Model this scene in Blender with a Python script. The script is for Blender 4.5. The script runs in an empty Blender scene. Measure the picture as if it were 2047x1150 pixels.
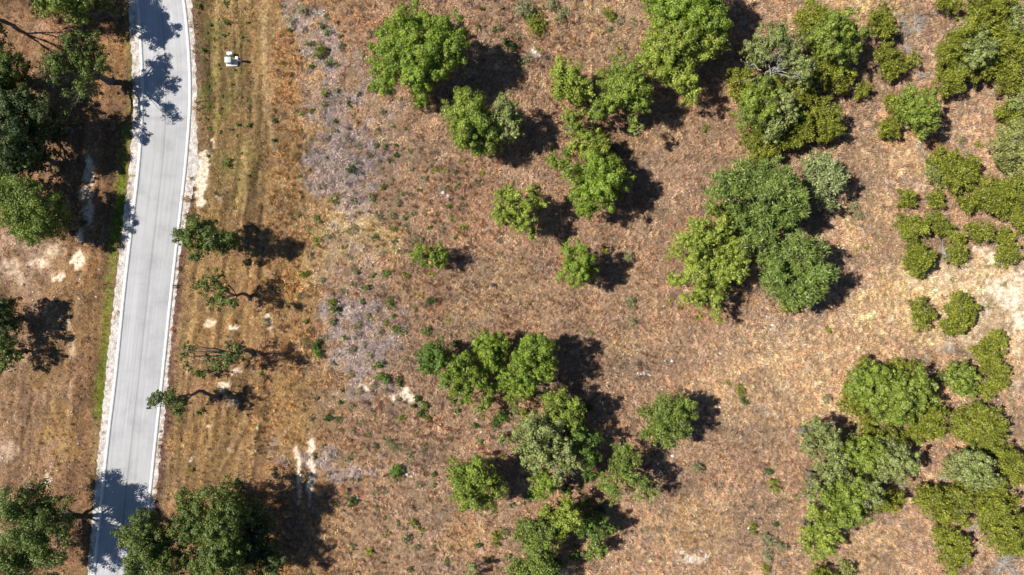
import bpy, math, random
import numpy as np
from mathutils import Vector

# ------------------------------------------------------------------ camera, sky, sun, exposure
H = 90.0            # flying height (m)
F = 1365.0          # focal length in photo pixels
CX, CY = 1023.5, 575.0
S = F / H           # ground pixels per metre
scene = bpy.context.scene
col = scene.collection

cam = bpy.data.cameras.new('camera')
cam.sensor_width = 36.0
cam.lens = 36.0 * F / 2047.0
cam.clip_start = 0.5
cam.clip_end = 6000
cam_ob = bpy.data.objects.new('camera', cam)
cam_ob.location = (0, 0, H)
col.objects.link(cam_ob)
scene.camera = cam_ob

ELEV = math.radians(50)
SH = math.radians(-6)                      # direction the shadows fall (to the right, slightly down)
world = bpy.data.worlds.new('World')
scene.world = world
world.use_nodes = True
wn = world.node_tree
for n in list(wn.nodes):
    wn.nodes.remove(n)
sky = wn.nodes.new('ShaderNodeTexSky')
sky.sky_type = 'NISHITA'
sky.sun_disc = False
sky.sun_elevation = ELEV
sky.sun_rotation = math.radians(276)
sky.ozone_density = 6.0
sky.dust_density = 0.4
bg = wn.nodes.new('ShaderNodeBackground')
bg.inputs['Strength'].default_value = 0.060
wo = wn.nodes.new('ShaderNodeOutputWorld')
wn.links.new(sky.outputs[0], bg.inputs[0])
wn.links.new(bg.outputs[0], wo.inputs[0])

sl = bpy.data.lights.new('sun', 'SUN')
sl.energy = 5.0
sl.angle = math.radians(0.5)
sl.color = (1.0, 0.955, 0.88)
so = bpy.data.objects.new('sun', sl)
d = Vector((math.cos(SH) * math.cos(ELEV), math.sin(SH) * math.cos(ELEV), -math.sin(ELEV)))
so.rotation_euler = d.to_track_quat('-Z', 'Y').to_euler()
so.location = (-60, 10, 80)
col.objects.link(so)

scene.view_settings.view_transform = 'Standard'
scene.view_settings.look = 'None'
scene.view_settings.gamma = 1.0
scene.view_settings.use_curve_mapping = False
scene.view_settings.exposure = 0.84

rng = np.random.default_rng(11)
random.seed(5)

# ------------------------------------------------------------------ helpers
def at(px, py, z=0.0):
    """photo pixel -> world point at height z"""
    return np.array([(px - CX) / F * (H - z), (CY - py) / F * (H - z), z])

def lin(r, g, b):
    return np.array([((c / 255.0 + 0.055) / 1.055) ** 2.4 if c > 10 else c / 255 / 12.92 for c in (r, g, b)])

_tab = rng.random((256, 256))
def vnoise(x, y):
    xi = np.floor(x).astype(int); yi = np.floor(y).astype(int)
    fx = x - xi; fy = y - yi
    fx = fx * fx * (3 - 2 * fx); fy = fy * fy * (3 - 2 * fy)
    a = _tab[xi & 255, yi & 255]; b = _tab[(xi + 1) & 255, yi & 255]
    c = _tab[xi & 255, (yi + 1) & 255]; e = _tab[(xi + 1) & 255, (yi + 1) & 255]
    return (a * (1 - fx) + b * fx) * (1 - fy) + (c * (1 - fx) + e * fx) * fy
def fbm(x, y, o=4):
    s = 0; a = 0.5; t = 0
    for i in range(o):
        s = s + a * vnoise(x + 17.3 * i, y + 9.1 * i); t += a
        x = x * 2.03; y = y * 2.03; a *= 0.5
    return s / t
def sstep(a, b, x):
    t = np.clip((x - a) / (b - a), 0, 1)
    return t * t * (3 - 2 * t)

def tag(o, label=None, cat=None, group=None, kind=None):
    if label: o['label'] = label
    if cat: o['category'] = cat
    if group: o['group'] = group
    if kind: o['kind'] = kind
    return o

def empty(name, loc):
    o = bpy.data.objects.new(name, None)
    o.empty_display_size = 0.3
    o.location = loc
    col.objects.link(o)
    return o

def mesh_obj(name, V, Fc, mat, parent=None, origin=(0, 0, 0), colors=None, smooth=False):
    """V (n,3) world coordinates, Fc list of index arrays (n,3)/(n,4) or mixed list"""
    V = np.asarray(V, dtype=np.float32) - np.asarray(origin, dtype=np.float32)
    me = bpy.data.meshes.new(name)
    arrs = Fc if isinstance(Fc, list) else [Fc]
    arrs = [np.asarray(a, dtype=np.int32) for a in arrs if len(a)]
    me.vertices.add(len(V))
    me.vertices.foreach_set('co', V.ravel())
    loops = np.concatenate([a.ravel() for a in arrs])
    sizes = np.concatenate([np.full(len(a), a.shape[1], dtype=np.int32) for a in arrs])
    starts = np.concatenate([[0], np.cumsum(sizes)[:-1]]).astype(np.int32)
    me.loops.add(len(loops))
    me.loops.foreach_set('vertex_index', loops)
    me.polygons.add(len(sizes))
    me.polygons.foreach_set('loop_start', starts)
    me.polygons.foreach_set('loop_total', sizes)
    if colors is not None:
        ca = me.color_attributes.new('Col', 'FLOAT_COLOR', 'POINT')
        c4 = np.ones((len(V), 4), dtype=np.float32); c4[:, :3] = colors
        ca.data.foreach_set('color', c4.ravel())
    me.update(calc_edges=True)
    if smooth:
        me.polygons.foreach_set('use_smooth', np.ones(len(sizes), dtype=bool))
    me.materials.append(mat)
    o = bpy.data.objects.new(name, me)
    col.objects.link(o)
    if parent is not None:
        o.parent = parent
    else:
        o.location = origin
    return o

class Geo:
    def __init__(s): s.V = []; s.Q = []; s.T = []; s.n = 0
    def add(s, V, Q=None, T=None):
        if Q is not None and len(Q): s.Q.append(np.asarray(Q) + s.n)
        if T is not None and len(T): s.T.append(np.asarray(T) + s.n)
        s.V.append(np.asarray(V, float)); s.n += len(V)
    def build(s, name, mat, parent=None, origin=(0, 0, 0), **k):
        fc = []
        if s.Q: fc.append(np.concatenate(s.Q))
        if s.T: fc.append(np.concatenate(s.T))
        return mesh_obj(name, np.concatenate(s.V), fc, mat, parent, origin, **k)
    def tube(s, pts, radii, n=6):
        pts = np.asarray(pts, float); m = len(pts)
        ring = []
        for i in range(m):
            t = pts[min(i + 1, m - 1)] - pts[max(i - 1, 0)]
            t = t / (np.linalg.norm(t) + 1e-9)
            a = np.cross(t, [0.3, 0.9, 0.31]); a /= (np.linalg.norm(a) + 1e-9)
            b = np.cross(t, a)
            an = np.arange(n) / n * 2 * math.pi
            ring.append(pts[i] + radii[i] * (np.cos(an)[:, None] * a + np.sin(an)[:, None] * b))
        V = np.concatenate(ring + [pts[-1:]])
        Q = []
        for i in range(m - 1):
            for k in range(n):
                Q.append((i * n + k, i * n + (k + 1) % n, (i + 1) * n + (k + 1) % n, (i + 1) * n + k))
        T = [((m - 1) * n + k, (m - 1) * n + (k + 1) % n, m * n) for k in range(n)]
        s.add(V, Q, T)
    def box(s, x0, x1, y0, y1, z0, z1, bev=0.02):
        b = bev
        def ring(z, i): return [(x0 + i, y0 + i, z), (x1 - i, y0 + i, z), (x1 - i, y1 - i, z), (x0 + i, y1 - i, z)]
        V = ring(z0, 0) + ring(z1 - b, 0) + ring(z1, b)
        Q = []
        for r in range(2):
            for k in range(4):
                Q.append((r * 4 + k, r * 4 + (k + 1) % 4, r * 4 + 4 + (k + 1) % 4, r * 4 + 4 + k))
        Q.append((8, 9, 10, 11)); Q.append((3, 2, 1, 0))
        s.add(V, Q)

# ------------------------------------------------------------------ materials
def new_mat(name):
    m = bpy.data.materials.new(name); m.use_nodes = True
    nt = m.node_tree
    for n in list(nt.nodes): nt.nodes.remove(n)
    out = nt.nodes.new('ShaderNodeOutputMaterial')
    return m, nt, out
def N(nt, t, **k):
    n = nt.nodes.new(t)
    for a, b in k.items(): setattr(n, a, b)
    return n
def mixc(nt, fac, a, b, mode='MIX'):
    n = nt.nodes.new('ShaderNodeMix'); n.data_type = 'RGBA'; n.blend_type = mode
    for sock, v in ((0, fac), (6, a), (7, b)):
        if hasattr(v, 'is_linked') or hasattr(v, 'links'):
            nt.links.new(v, n.inputs[sock])
        else:
            n.inputs[sock].default_value = v if sock == 0 else (*v, 1)[:4]
    return n.outputs[2]
def ramp(nt, src, stops):
    r = nt.nodes.new('ShaderNodeValToRGB')
    els = r.color_ramp.elements
    while len(els) < len(stops): els.new(0.5)
    for e, (p, c) in zip(els, stops):
        e.position = p; e.color = (*c, 1) if len(c) == 3 else c
    nt.links.new(src, r.inputs[0]); return r.outputs[0]
def noise(nt, scale, detail=4, rough=0.6, vec=None):
    n = nt.nodes.new('ShaderNodeTexNoise')
    n.inputs['Scale'].default_value = scale; n.inputs['Detail'].default_value = detail
    n.inputs['Roughness'].default_value = rough
    if vec is not None: nt.links.new(vec, n.inputs['Vector'])
    return n.outputs[0]

def foliage_mat(name, transl=0.16):
    m, nt, out = new_mat(name)
    a = N(nt, 'ShaderNodeAttribute', attribute_name='Col')
    di = N(nt, 'ShaderNodeBsdfPrincipled')
    di.inputs['Roughness'].default_value = 0.6
    di.inputs['Specular IOR Level'].default_value = 0.25
    tr = N(nt, 'ShaderNodeBsdfTranslucent')
    nt.links.new(a.outputs['Color'], di.inputs['Base Color'])
    t2 = mixc(nt, 1.0, a.outputs['Color'], (1.0, 1.0, 0.5), 'MULTIPLY')
    nt.links.new(t2, tr.inputs[0])
    mx = N(nt, 'ShaderNodeMixShader'); mx.inputs[0].default_value = transl
    nt.links.new(di.outputs[0], mx.inputs[1]); nt.links.new(tr.outputs[0], mx.inputs[2])
    nt.links.new(mx.outputs[0], out.inputs[0])
    return m
M_leaf = foliage_mat('leaf')
def bark_mat(name, c1, c2):
    m, nt, out = new_mat(name)
    g = N(nt, 'ShaderNodeNewGeometry')
    nz = noise(nt, 3.5, 6, 0.7, g.outputs['Position'])
    c = ramp(nt, nz, [(0.3, c1), (0.7, c2)])
    p = N(nt, 'ShaderNodeBsdfPrincipled'); p.inputs['Roughness'].default_value = 0.9
    nt.links.new(c, p.inputs['Base Color'])
    b = N(nt, 'ShaderNodeBump'); b.inputs['Strength'].default_value = 0.6; b.inputs['Distance'].default_value = 0.05
    nt.links.new(noise(nt, 12, 4, 0.6, g.outputs['Position']), b.inputs['Height'])
    nt.links.new(b.outputs[0], p.inputs['Normal'])
    nt.links.new(p.outputs[0], out.inputs[0])
    return m
M_bark = bark_mat('bark', (0.06, 0.045, 0.035), (0.16, 0.13, 0.11))
M_dead = bark_mat('bleached_wood', (0.20, 0.18, 0.16), (0.40, 0.37, 0.33))
M_dbrown = bark_mat('dead_brown_twig', (0.16, 0.07, 0.03), (0.36, 0.17, 0.08))
M_rock = bark_mat('limestone', (0.30, 0.275, 0.25), (0.55, 0.52, 0.48))
M_steel = bark_mat('painted_steel', (0.36, 0.385, 0.37), (0.42, 0.44, 0.42))
M_steel_w = bark_mat('pale_plastic', (0.50, 0.53, 0.50), (0.58, 0.60, 0.57))
M_pad = bark_mat('concrete_pad', (0.38, 0.365, 0.35), (0.50, 0.485, 0.46))
M_metal = bark_mat('dark_steel', (0.10, 0.11, 0.11), (0.16, 0.16, 0.16))
M_blue = bark_mat('blue_tinted_rock', (0.45, 0.62, 0.72), (0.60, 0.74, 0.82))  # light rock with the blue of its shadow put into the colour

# ------------------------------------------------------------------ road lines (photo pixels on the ground)
YS  = [-900, -400, -150, 0, 67, 134, 190, 234, 284, 334, 384, 483, 583, 684, 767, 866, 966, 1067, 1150, 1500, 2400]
LO  = [-60, 175, 244, 272, 277.5, 281, 282, 281, 278, 274, 268.5, 256.5, 245, 235, 226.5, 214, 203.5, 194, 184.5, 148, 55]
LI  = [-53, 182, 251, 278.5, 284, 287.5, 288.5, 287.5, 285, 281, 275.5, 263.5, 252, 242, 233.5, 221, 210.5, 200, 191.5, 155, 62]
RI  = [20, 265, 338, 365, 372, 376.5, 377.5, 376, 372, 368, 362, 351, 339.5, 329, 320.5, 309.5, 299, 288.5, 280, 244, 151]
RO  = [27, 272, 345, 371.5, 378.5, 383, 384, 382.5, 378.5, 374.5, 368.5, 357.5, 346, 335.5, 327, 316, 305.5, 295, 286.5, 250, 157]
GL  = [-78, 158, 228, 257, 260, 264, 267, 265, 263, 259, 252, 242, 230, 219, 210, 200, 191, 182, 174, 136, 43]
GR  = [38, 283, 356, 382, 389, 391, 394, 392, 396, 397, 386, 364, 352, 342, 335, 326, 315, 304, 295, 259, 166]
f_ = lambda arr, v: np.interp(v, YS, arr)

# region tables: (u, v, ru, rv, strength)
WHITE = [(596,930,6,40,1.1),(621,905,6,44,1.1),(1930,560,170,55,.46),(1980,640,130,80,.45),(700,790,60,14,.3),(1960,590,120,70,.36),(2010,560,80,90,.42),(1900,560,60,20,.3),(400,350,18,50,.7),(178, 345, 12, 36, .9), (172, 385, 20, 20, .6), (175, 420, 12, 28, 1), (160, 470, 10, 20, .7), (155, 520, 12, 20, 1), (118, 552, 16, 10, .9),
         (80, 525, 26, 14, .6), (110, 500, 30, 16, .5), (20, 530, 26, 20, .5), (38, 560, 16, 12, .5), (60, 500, 16, 16, .4), (95, 960, 9, 16, .8),
         (135, 640, 5, 30, .5), (145, 700, 5, 30, .5), (40, 840, 20, 20, .35), (20, 900, 25, 20, .45), (15, 990, 20, 14, .5),
         (404, 335, 14, 34, 1), (398, 375, 12, 28, 1), (412, 310, 12, 12, .5), (425, 290, 7, 12, .8), (401, 405, 13, 10, 1), (435, 400, 6, 6, .7),
         (418, 647, 12, 8, .8), (465, 655, 12, 5, .8), (535, 640, 8, 12, .9), (540, 660, 5, 6, .9), (445, 770, 14, 12, .8), (462, 800, 18, 18, .45), (470, 745, 14, 5, .7),
         (418, 853, 7, 7, .6), (385, 915, 7, 6, .6), (460, 900, 5, 5, .5), (418, 1110, 12, 16, .8), (405, 1090, 10, 10, .6),
         (724, 776, 17, 8, 1), (748, 772, 12, 4, .7), (812, 782, 10, 16, 1), (822, 797, 8, 10, 1), (785, 795, 8, 9, 1), (797, 785, 14, 6, .6), (790, 812, 6, 5, .8),
         (597, 965, 6.5, 46, 1.2), (622, 948, 7, 48, 1.2), (618, 990, 5, 24, 1), (600, 920, 4, 24, .6), (618, 890, 4, 20, .6),
         (746, 815, 5, 6, .6), (830, 905, 14, 5, .5), (555, 10, 6, 6, .3), (545, 420, 8, 5, .4),
         (2030, 560, 26, 30, .8), (2020, 600, 30, 28, .8), (1990, 520, 30, 12, .8), (2040, 640, 20, 20, .8), (2035, 700, 14, 16, .5),
         (2000, 580, 30, 18, .8), (1960, 500, 20, 10, .6), (1985, 560, 20, 10, .7), (1975, 625, 10, 8, .6), (2030, 770, 16, 26, .5),
         (1380, 1120, 36, 10, .7), (1362, 1105, 12, 10, .7), (1405, 1115, 10, 16, .6), (1070, 100, 8, 10, .8), (1070, 110, 12, 8, .5), (1045, 65, 7, 9, .5),
         (1440, 700, 14, 8, .4), (1540, 640, 14, 12, .4), (1290, 748, 16, 6, .5), (1130, 345, 10, 12, .7), (1845, 370, 12, 14, .5)]
LAV = [(640,200,60,120,.7),(680,340,100,80,.8),(700,550,90,80,.6),(720,680,110,90,.7),(560,40,40,40,.4),(690,470,50,40,.6),(650,560,40,40,.6),(690,620,70,60,.9),(720,700,70,60,.9),(740,760,60,40,.7),(600,780,50,60,.4),(780,200,60,60,.5),(740,160,50,50,.6),(612,30,40,40,1),(632,75,36,40,1),(655,140,36,50,1),(675,200,44,50,1),(690,260,60,50,1),(705,320,66,44,1),(690,380,60,44,.9),(730,350,60,40,.8),(660,290,30,60,.9),(602, 10, 34, 26, 1), (622, 50, 24, 34, 1), (645, 95, 20, 40, .9), (690, 120, 30, 24, .6), (668, 170, 22, 46, 1), (665, 235, 20, 40, 1), (700, 200, 40, 50, .6), (720, 260, 56, 34, .9),
       (690, 310, 54, 40, 1), (650, 350, 34, 46, 1), (745, 290, 44, 30, .8), (790, 250, 50, 30, .4), (690, 400, 50, 34, .9), (740, 415, 40, 24, .7), (800, 330, 50, 34, .5),
       (700, 560, 20, 14, .5), (735, 620, 30, 30, .7), (700, 650, 50, 46, .8), (770, 665, 30, 30, .6), (660, 800, 34, 26, .5), (690, 840, 50, 30, .4),
       (650, 910, 50, 30, .8), (705, 935, 50, 26, .9), (560, 900, 16, 26, .8), (570, 870, 14, 20, .6), (720, 980, 40, 30, .5), (730, 730, 30, 34, .6), (530, 800, 20, 14, .5),
       (700, 1040, 40, 60, .4), (530, 540, 24, 16, .5), (500, 585, 22, 18, .4), (395, 290, 12, 30, .5), (690, 60, 30, 30, .4),
       (1540, 660, 70, 46, .5), (1430, 680, 60, 30, .4), (1240, 750, 60, 40, .25)]
STRAW = [(1960,580,110,80,1.1),(1860,620,110,80,.7),(1990,700,70,80,.6),(1600,760,200,140,.3),(680, 470, 70, 50, .9), (740, 470, 70, 34, .9), (640, 520, 40, 50, .6), (770, 500, 40, 30, .5), (610, 450, 30, 50, .5), (570, 110, 40, 90, .35), (1000, 560, 80, 50, .25),
         (930, 620, 60, 60, .25), (1380, 1050, 90, 60, .4), (1300, 270, 60, 40, .3), (1190, 60, 130, 60, .3), (1250, 690, 40, 20, .4),
         (1700, 25, 140, 40, .6), (1830, 560, 80, 60, .6), (1900, 580, 90, 60, .8), (1960, 700, 90, 70, .5), (1750, 620, 70, 60, .4), (1800, 300, 90, 60, .3), (1730, 440, 60, 70, .35),
         (1740, 1090, 60, 50, .4), (1640, 800, 60, 50, .15), (1560, 1000, 30, 40, .3)]
OCHRE = [(520,560,120,100,.5),(440,700,70,120,.5),(400,900,60,100,.5),(480,480,90,60,.5),(600,140,30,140,.5),(130,600,90,110,.4),(560, 330, 34, 70, .6), (620, 330, 20, 80, .8), (630, 260, 22, 30, 1), (600, 380, 40, 50, .5), (560, 60, 24, 60, .2), (505, 640, 60, 40, .7), (590, 660, 30, 30, .7), (560, 720, 40, 40, .4),
         (580, 820, 50, 90, .6), (480, 850, 60, 30, .4), (520, 760, 40, 40, .5), (590, 560, 34, 50, .6), (450, 940, 26, 50, .6), (110, 850, 22, 90, 1), (140, 880, 16, 60, .8), (90, 760, 30, 40, .5),
         (130, 700, 30, 60, .4), (420, 540, 50, 60, .4), (560, 480, 40, 60, .4), (920, 1070, 40, 40, .6), (800, 580, 30, 20, .3), (1060, 830, 20, 12, 1.2), (1060, 870, 16, 10, .6),
         (760, 0, 40, 20, .2), (1800, 575, 46, 12, .8), (200, 80, 60, 40, .6), (225, 130, 30, 60, .5), (350, 1060, 20, 30, .6), (380, 1090, 30, 40, .5), (550, 1130, 40, 20, .6), (480, 430, 60, 40, .4)]
GREEN = [(416, 30, 14, 40, .35), (420, 130, 14, 60, .5), (418, 200, 18, 40, .8), (440, 235, 24, 26, .6), (455, 160, 26, 60, .4), (425, 80, 20, 40, .5), (440, 320, 30, 16, .5), (470, 60, 24, 60, .3),
         (640, 110, 20, 20, .6), (575, 20, 30, 16, .3), (375, 500, 5, 80, .35), (372, 640, 6, 30, .5), (480, 330, 50, 60, .25), (450, 400, 40, 40, .2), (860, 830, 30, 14, .2), (1180, 320, 100, 100, .1)]
RED = [(705, 985, 24, 16, .8), (720, 40, 60, 30, .2), (870, 600, 40, 30, .35), (860, 420, 30, 40, .2), (1130, 520, 40, 50, .2), (800, 330, 40, 40, .15), (930, 400, 60, 80, .2),
       (570, 130, 40, 80, .2), (660, 880, 60, 20, .2), (1100, 90, 80, 60, .2), (1360, 760, 80, 40, .12)]
GREENSTRIP_Y = [-900, 0, 60, 120, 200, 300, 384, 415, 480, 550, 620, 684, 767, 830, 850, 2400]
GREENSTRIP_X = [-95, 252, 254, 262, 262, 251, 243, 239, 229, 221, 217, 212, 202, 199, 198, 90]
GREENSTRIP_A = [0.2, .4, .45, .6, .6, .85, 1.1, 1.3, 1.1, .8, .85, .85, 1.0, 1.0, .3, 0]

def blobs(tab, u, v):
    m = np.zeros_like(u)
    for (a, b, ru, rv, s) in tab:
        dd = ((u - a) / ru) ** 2 + ((v - b) / rv) ** 2
        m = np.maximum(m, s * np.clip(1.6 - 1.25 * dd, 0, 1))
    return m

OAK_BASES = []      # filled from the tree table before the ground is painted

def ground_color(x, y):
    """albedo of the soil and dry grass at world x, y"""
    u = x * S + CX; v = CY - y * S
    n1 = fbm(u / 60, v / 60, 4); n2 = fbm(u / 18 + 40, v / 18, 3); n3 = fbm(u / 7 + 90, v / 7 + 30, 2)
    wu = u + (fbm(u / 22 + 7, v / 22, 3) - .5) * 46
    wv = v + (fbm(u / 22, v / 22 + 77, 3) - .5) * 46
    fu = u + (n3 - .5) * 16; fv = v + (fbm(u / 8 + 3, v / 8 + 55, 2) - .5) * 16
    c = np.empty(u.shape + (3,))
    right = lin(176, 141, 113); ochre = lin(172, 134, 94); left = lin(170, 130, 96)
    mR = sstep(560, 800, wu)[..., None]
    c[:] = ochre * (1 - mR) + right * mR
    mL = (wu < f_(LO, v) - 2).astype(float)[..., None]
    st = fbm((u + v * 0.105) / 9, v / 90, 3)
    cl = left * (0.20 + 1.6 * st[..., None])
    pink = lin(190, 155, 132)
    cl = cl + (pink - cl) * (sstep(.45, .75, n1) * sstep(170, 60, u))[..., None]
    cl = cl + (lin(135, 98, 70) - cl) * (0.55 * sstep(36, 14, np.abs(u - (f_(LO, v) - 50))))[..., None]
    c = c * (1 - mL) + cl * mL
    def mixin(m, rgb, k=1.0):
        nonlocal c
        m = np.clip(m, 0, 1)[..., None] * k
        c = c + (lin(*rgb) - c) * m
    # mowed verge right of the road with tyre lines
    verge = sstep(560, 520, u) * sstep(f_(RO, v), f_(RO, v) + 20, u) * sstep(470, 330, v)
    mixin(verge * (0.45 + .5 * n2), (150, 122, 78), .8)
    mixin(blobs(OCHRE, wu, wv) * (0.4 + 1.2 * n2), (188, 144, 86), .6)
    mixin(blobs(STRAW, wu, wv) * (0.5 + n2), (208, 172, 124), .8)
    mixin(blobs(RED, wu, wv), (165, 105, 78), .8)
    wl = (fbm(u / 45 + 3, v / 45 + 70, 4) - .5) * 80
    lv = blobs(LAV, wu + wl, wv - wl * .8)
    n4 = fbm(u / 13 + 60, v / 13 + 20, 3)
    mixin(sstep(.34, .80, lv * (.05 + 1.0 * n4 + .45 * n2)), (164, 145, 142), .8)
    mixin(blobs(GREEN, wu, wv) * sstep(.35, .6, n2), (116, 124, 52), .75)
    # mowing streaks along the right verge
    sr_ = fbm((u + np.clip(v - 250, 0, 2000) * .105 + (fbm(u / 40, v / 40, 2) - .5) * 8) / 7, v / 110 + 31, 3)
    vm = sstep(f_(RO, v), f_(RO, v) + 14, u) * sstep(560, 530, u) * (mL[..., 0] < .5)
    c *= (1 + vm * (sr_ - .5) * 1.9)[..., None]
    # wheel line up the verge and the diagonal mowing edge
    xl = np.interp(v, [0, 120, 230, 300, 380, 470], [523, 530, 536, 550, 566, 580])
    mixin(np.exp(-((u - xl) / 6) ** 2) * sstep(520, 300, v), (212, 172, 128), .8)
    mixin(np.exp(-((u - xl + 12) / 4) ** 2) * sstep(480, 300, v), (140, 100, 62), .3)
    xd = np.interp(v, [700, 760, 830, 900, 950], [570, 530, 505, 470, 440])
    mixin(np.exp(-((u - xd) / 5) ** 2) * sstep(690, 720, v) * sstep(960, 930, v), (135, 94, 58), .85)
    mixin(np.exp(-((u - xd + 8) / 4) ** 2) * sstep(690, 720, v) * sstep(960, 930, v), (206, 168, 124), .5)
    # leaf litter band beside the right shoulder
    gr = f_(GR, v)
    mixin(sstep(gr - 2, gr + 2, fu) * sstep(gr + 16, gr + 7, fu) * sstep(400, 460, v), (128, 92, 82), .85)
    mixin(sstep(gr - 2, gr + 2, fu) * sstep(gr + 16, gr + 7, fu) * sstep(320, 250, v) * .6, (150, 118, 104), .85)
    # green strip in the left ditch
    gx = np.interp(v, GREENSTRIP_Y, GREENSTRIP_X); ga = np.interp(v, GREENSTRIP_Y, GREENSTRIP_A)
    gm = np.exp(-((fu - gx) / 11) ** 2) * ga * sstep(.15, .5, n2 + .2)
    mixin(gm * sstep(.2, .5, n3 + .1), (118, 134, 30), .9)
    gm2 = np.exp(-((fu - gx - 2) / 5) ** 2) * sstep(380, 410, v) * sstep(500, 460, v)
    mixin(gm2 * sstep(.2, .5, n3), (112, 155, 20), .7)
    # leaf duff under the oaks
    duff = np.zeros_like(u)
    for (bx, by, r) in OAK_BASES:
        dd = np.hypot(x - bx, y - by) / r
        duff = np.maximum(duff, sstep(1.35, .55, dd + (n2 - .5) * .9))
    mixin(duff * (.3 + n2), (180, 132, 98), .4)
    wh = blobs(WHITE, wu * .35 + fu * .65, wv * .35 + fv * .65)
    wh = sstep(.22, .95, wh * (.6 + .9 * n3))
    big = fbm(u / 150 + 5, v / 150 + 9, 3)
    c *= (0.42 + 0.55 * n1 + 0.30 * n2 + 0.42 * n3 + .35 * (big - .5))[..., None] * [.92, .985, 1.0]
    mixin(wh, (222, 203, 180), .88)
    # broad colour drift
    c[..., 0] *= 0.96 + .09 * n1; c[..., 2] *= 1.06 - .14 * n1
    return np.clip(c, 0.005, 0.85), wh

# ------------------------------------------------------------------ ground sheet
def axis(lim, step, far):
    a = list(np.arange(0, lim, step)); s_ = step
    while a[-1] < far:
        s_ *= 1.35; a.append(a[-1] + s_)
    a = np.array(a); return np.concatenate([-a[:0:-1], a])

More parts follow.
